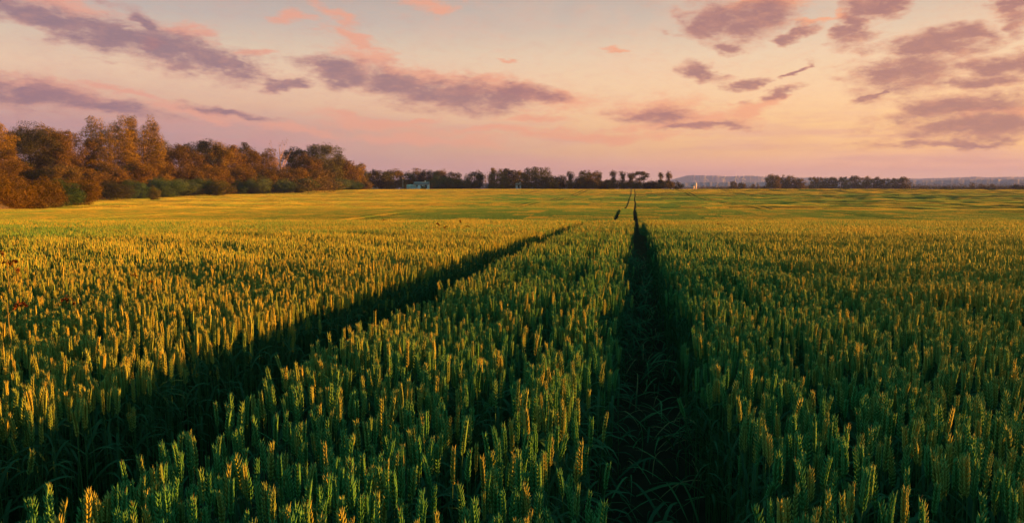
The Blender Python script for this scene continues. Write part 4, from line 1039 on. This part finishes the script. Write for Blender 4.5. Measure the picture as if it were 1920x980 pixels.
# ------------------------------------------------------------------ rusty weeds standing in the crop
def weed(px, py, t, sz, label, seed, bend=0.0, nh=2, branch=False):
    """py: photo row of the seed head top; sz: head length in metres"""
    rg = np.random.default_rng(seed)
    x, y = col_at(px, t); z = gz(x, y); top = EZ - (py - HOR) * t / F - z
    r0 = empty('weed', (x, y, z), YAW); tag(r0, label, 'weed', 'rusty brown weeds standing in the wheat')
    tip = np.array([bend, 0, top - sz * 0.6])
    st = MB(); tube(st, [(0, 0, 0), (0.01, 0, top * 0.45), (bend * 0.35, 0, top * 0.8), tip], [0.004, 0.0035, 0.003, 0.0022], 5)
    heads = []
    for h in range(nh):
        a = (h - (nh - 1) / 2) * 1.5 + rg.normal(0, 0.25) + (0.9 if bend > 0 else -0.9 if bend < 0 else 0)
        p0 = tip - np.array([0, 0, 0.05 * h]); d1 = np.array([math.sin(a), rg.normal(0, .3), math.cos(a) * 0.8])
        p1 = p0 + d1 * sz * 0.35; p2 = p1 + (d1 + np.array([0, 0, -0.35])) * sz * 0.6
        tube(st, [p0, p1], [0.002, 0.0018], 4); heads.append((p1, p2))
    link('stem', st.mesh('stem', [M_WEEDSTEM]), r0)
    for (p1, p2) in heads:
        mb = MB(); nseg = 90
        for i in range(nseg):
            u = rg.uniform(0, 1); c = p1 + (p2 - p1) * u + np.array([0, 0, 0.10 * sz * math.sin(math.pi * u)])
            rr = sz * 0.11 * math.sin(math.pi * (0.12 + 0.8 * u)) ; c = c + rg.normal(0, 1, 3) * rr * 0.55
            d = rg.normal(0, 1, 3); d /= np.linalg.norm(d); e = np.cross(d, [0.2, 0.5, 0.8]); e /= np.linalg.norm(e); s = sz * rg.uniform(0.035, 0.075)
            mb.add([c - d * s, c + e * s * 0.5, c + d * s, c - e * s * 0.5], Q=[(0, 1, 2, 3)], c=rg.uniform(0, 1))
        link('seed_head', mb.mesh('seed_head', [M_RUST]), r0)
    mb = MB(); leaf_geo(mb, rg, (0, 0, top * 0.55), 0.22, 0.018, rg.uniform(0, 6.28), 1.1, 6, 0.5, 0); link('leaf', mb.mesh('leaf', [M_WEEDSTEM]), r0)
weed(3, 464, 5.2, 0.16, 'large rusty weed head at the left edge, upper of two', 1, 0.0, 2)
weed(20, 484, 5.4, 0.14, 'rusty weed with forked curved leaves near the left edge', 2, 0.0, 2)
weed(-2, 536, 3.7, 0.16, 'thick rusty weed cut off by the left edge, lower of two', 3, 0.0, 2)
weed(152, 528, 4.6, 0.14, 'sprawling rusty weed with several heads bending over the wheat', 4, -0.06, 4)
weed(245, 508, 5.2, 0.10, 'small dark red weed right of the sprawling rusty one', 5, 0.05, 3)
weed(702, 405, 26, 0.35, 'rusty weed sprig above the distant crop left of the others', 6, 0.1, 1)
weed(823, 416, 17, 0.22, 'rusty weed pair with thin pointed heads in the far crop', 7, 0.05, 3)
weed(861, 412, 17.5, 0.20, 'upright rusty weed right of the pair in the far crop', 8, 0.06, 2)
weed(979, 409, 24, 0.30, 'rusty weed leaning left before the green dip in the field', 9, -0.06, 1)
weed(1346, 418, 19, 0.18, 'dark rusty weed standing alone right of the central track', 10, 0.04, 2)

# ------------------------------------------------------------------ air
def haze_mat(nt):
    n, l = nt.nodes, nt.links
    v = n.new('ShaderNodeVolumePrincipled'); v.inputs['Color'].default_value = (0.20, 0.27, 0.85, 1); v.inputs['Density'].default_value = HAZE
    o = n.new('ShaderNodeOutputMaterial'); l.new(v.outputs[0], o.inputs['Volume'])
HAZE = 0.00011
mb = MB(); zlow = float(gzv.min()) - 1.0
box(mb, -8900, 8900, -8900, 8900, zlow, 175)
hz = link('haze', mb.mesh('haze', [mat('haze_air', haze_mat)])); tag(hz, kind='stuff')
cy.volume_max_steps = 64
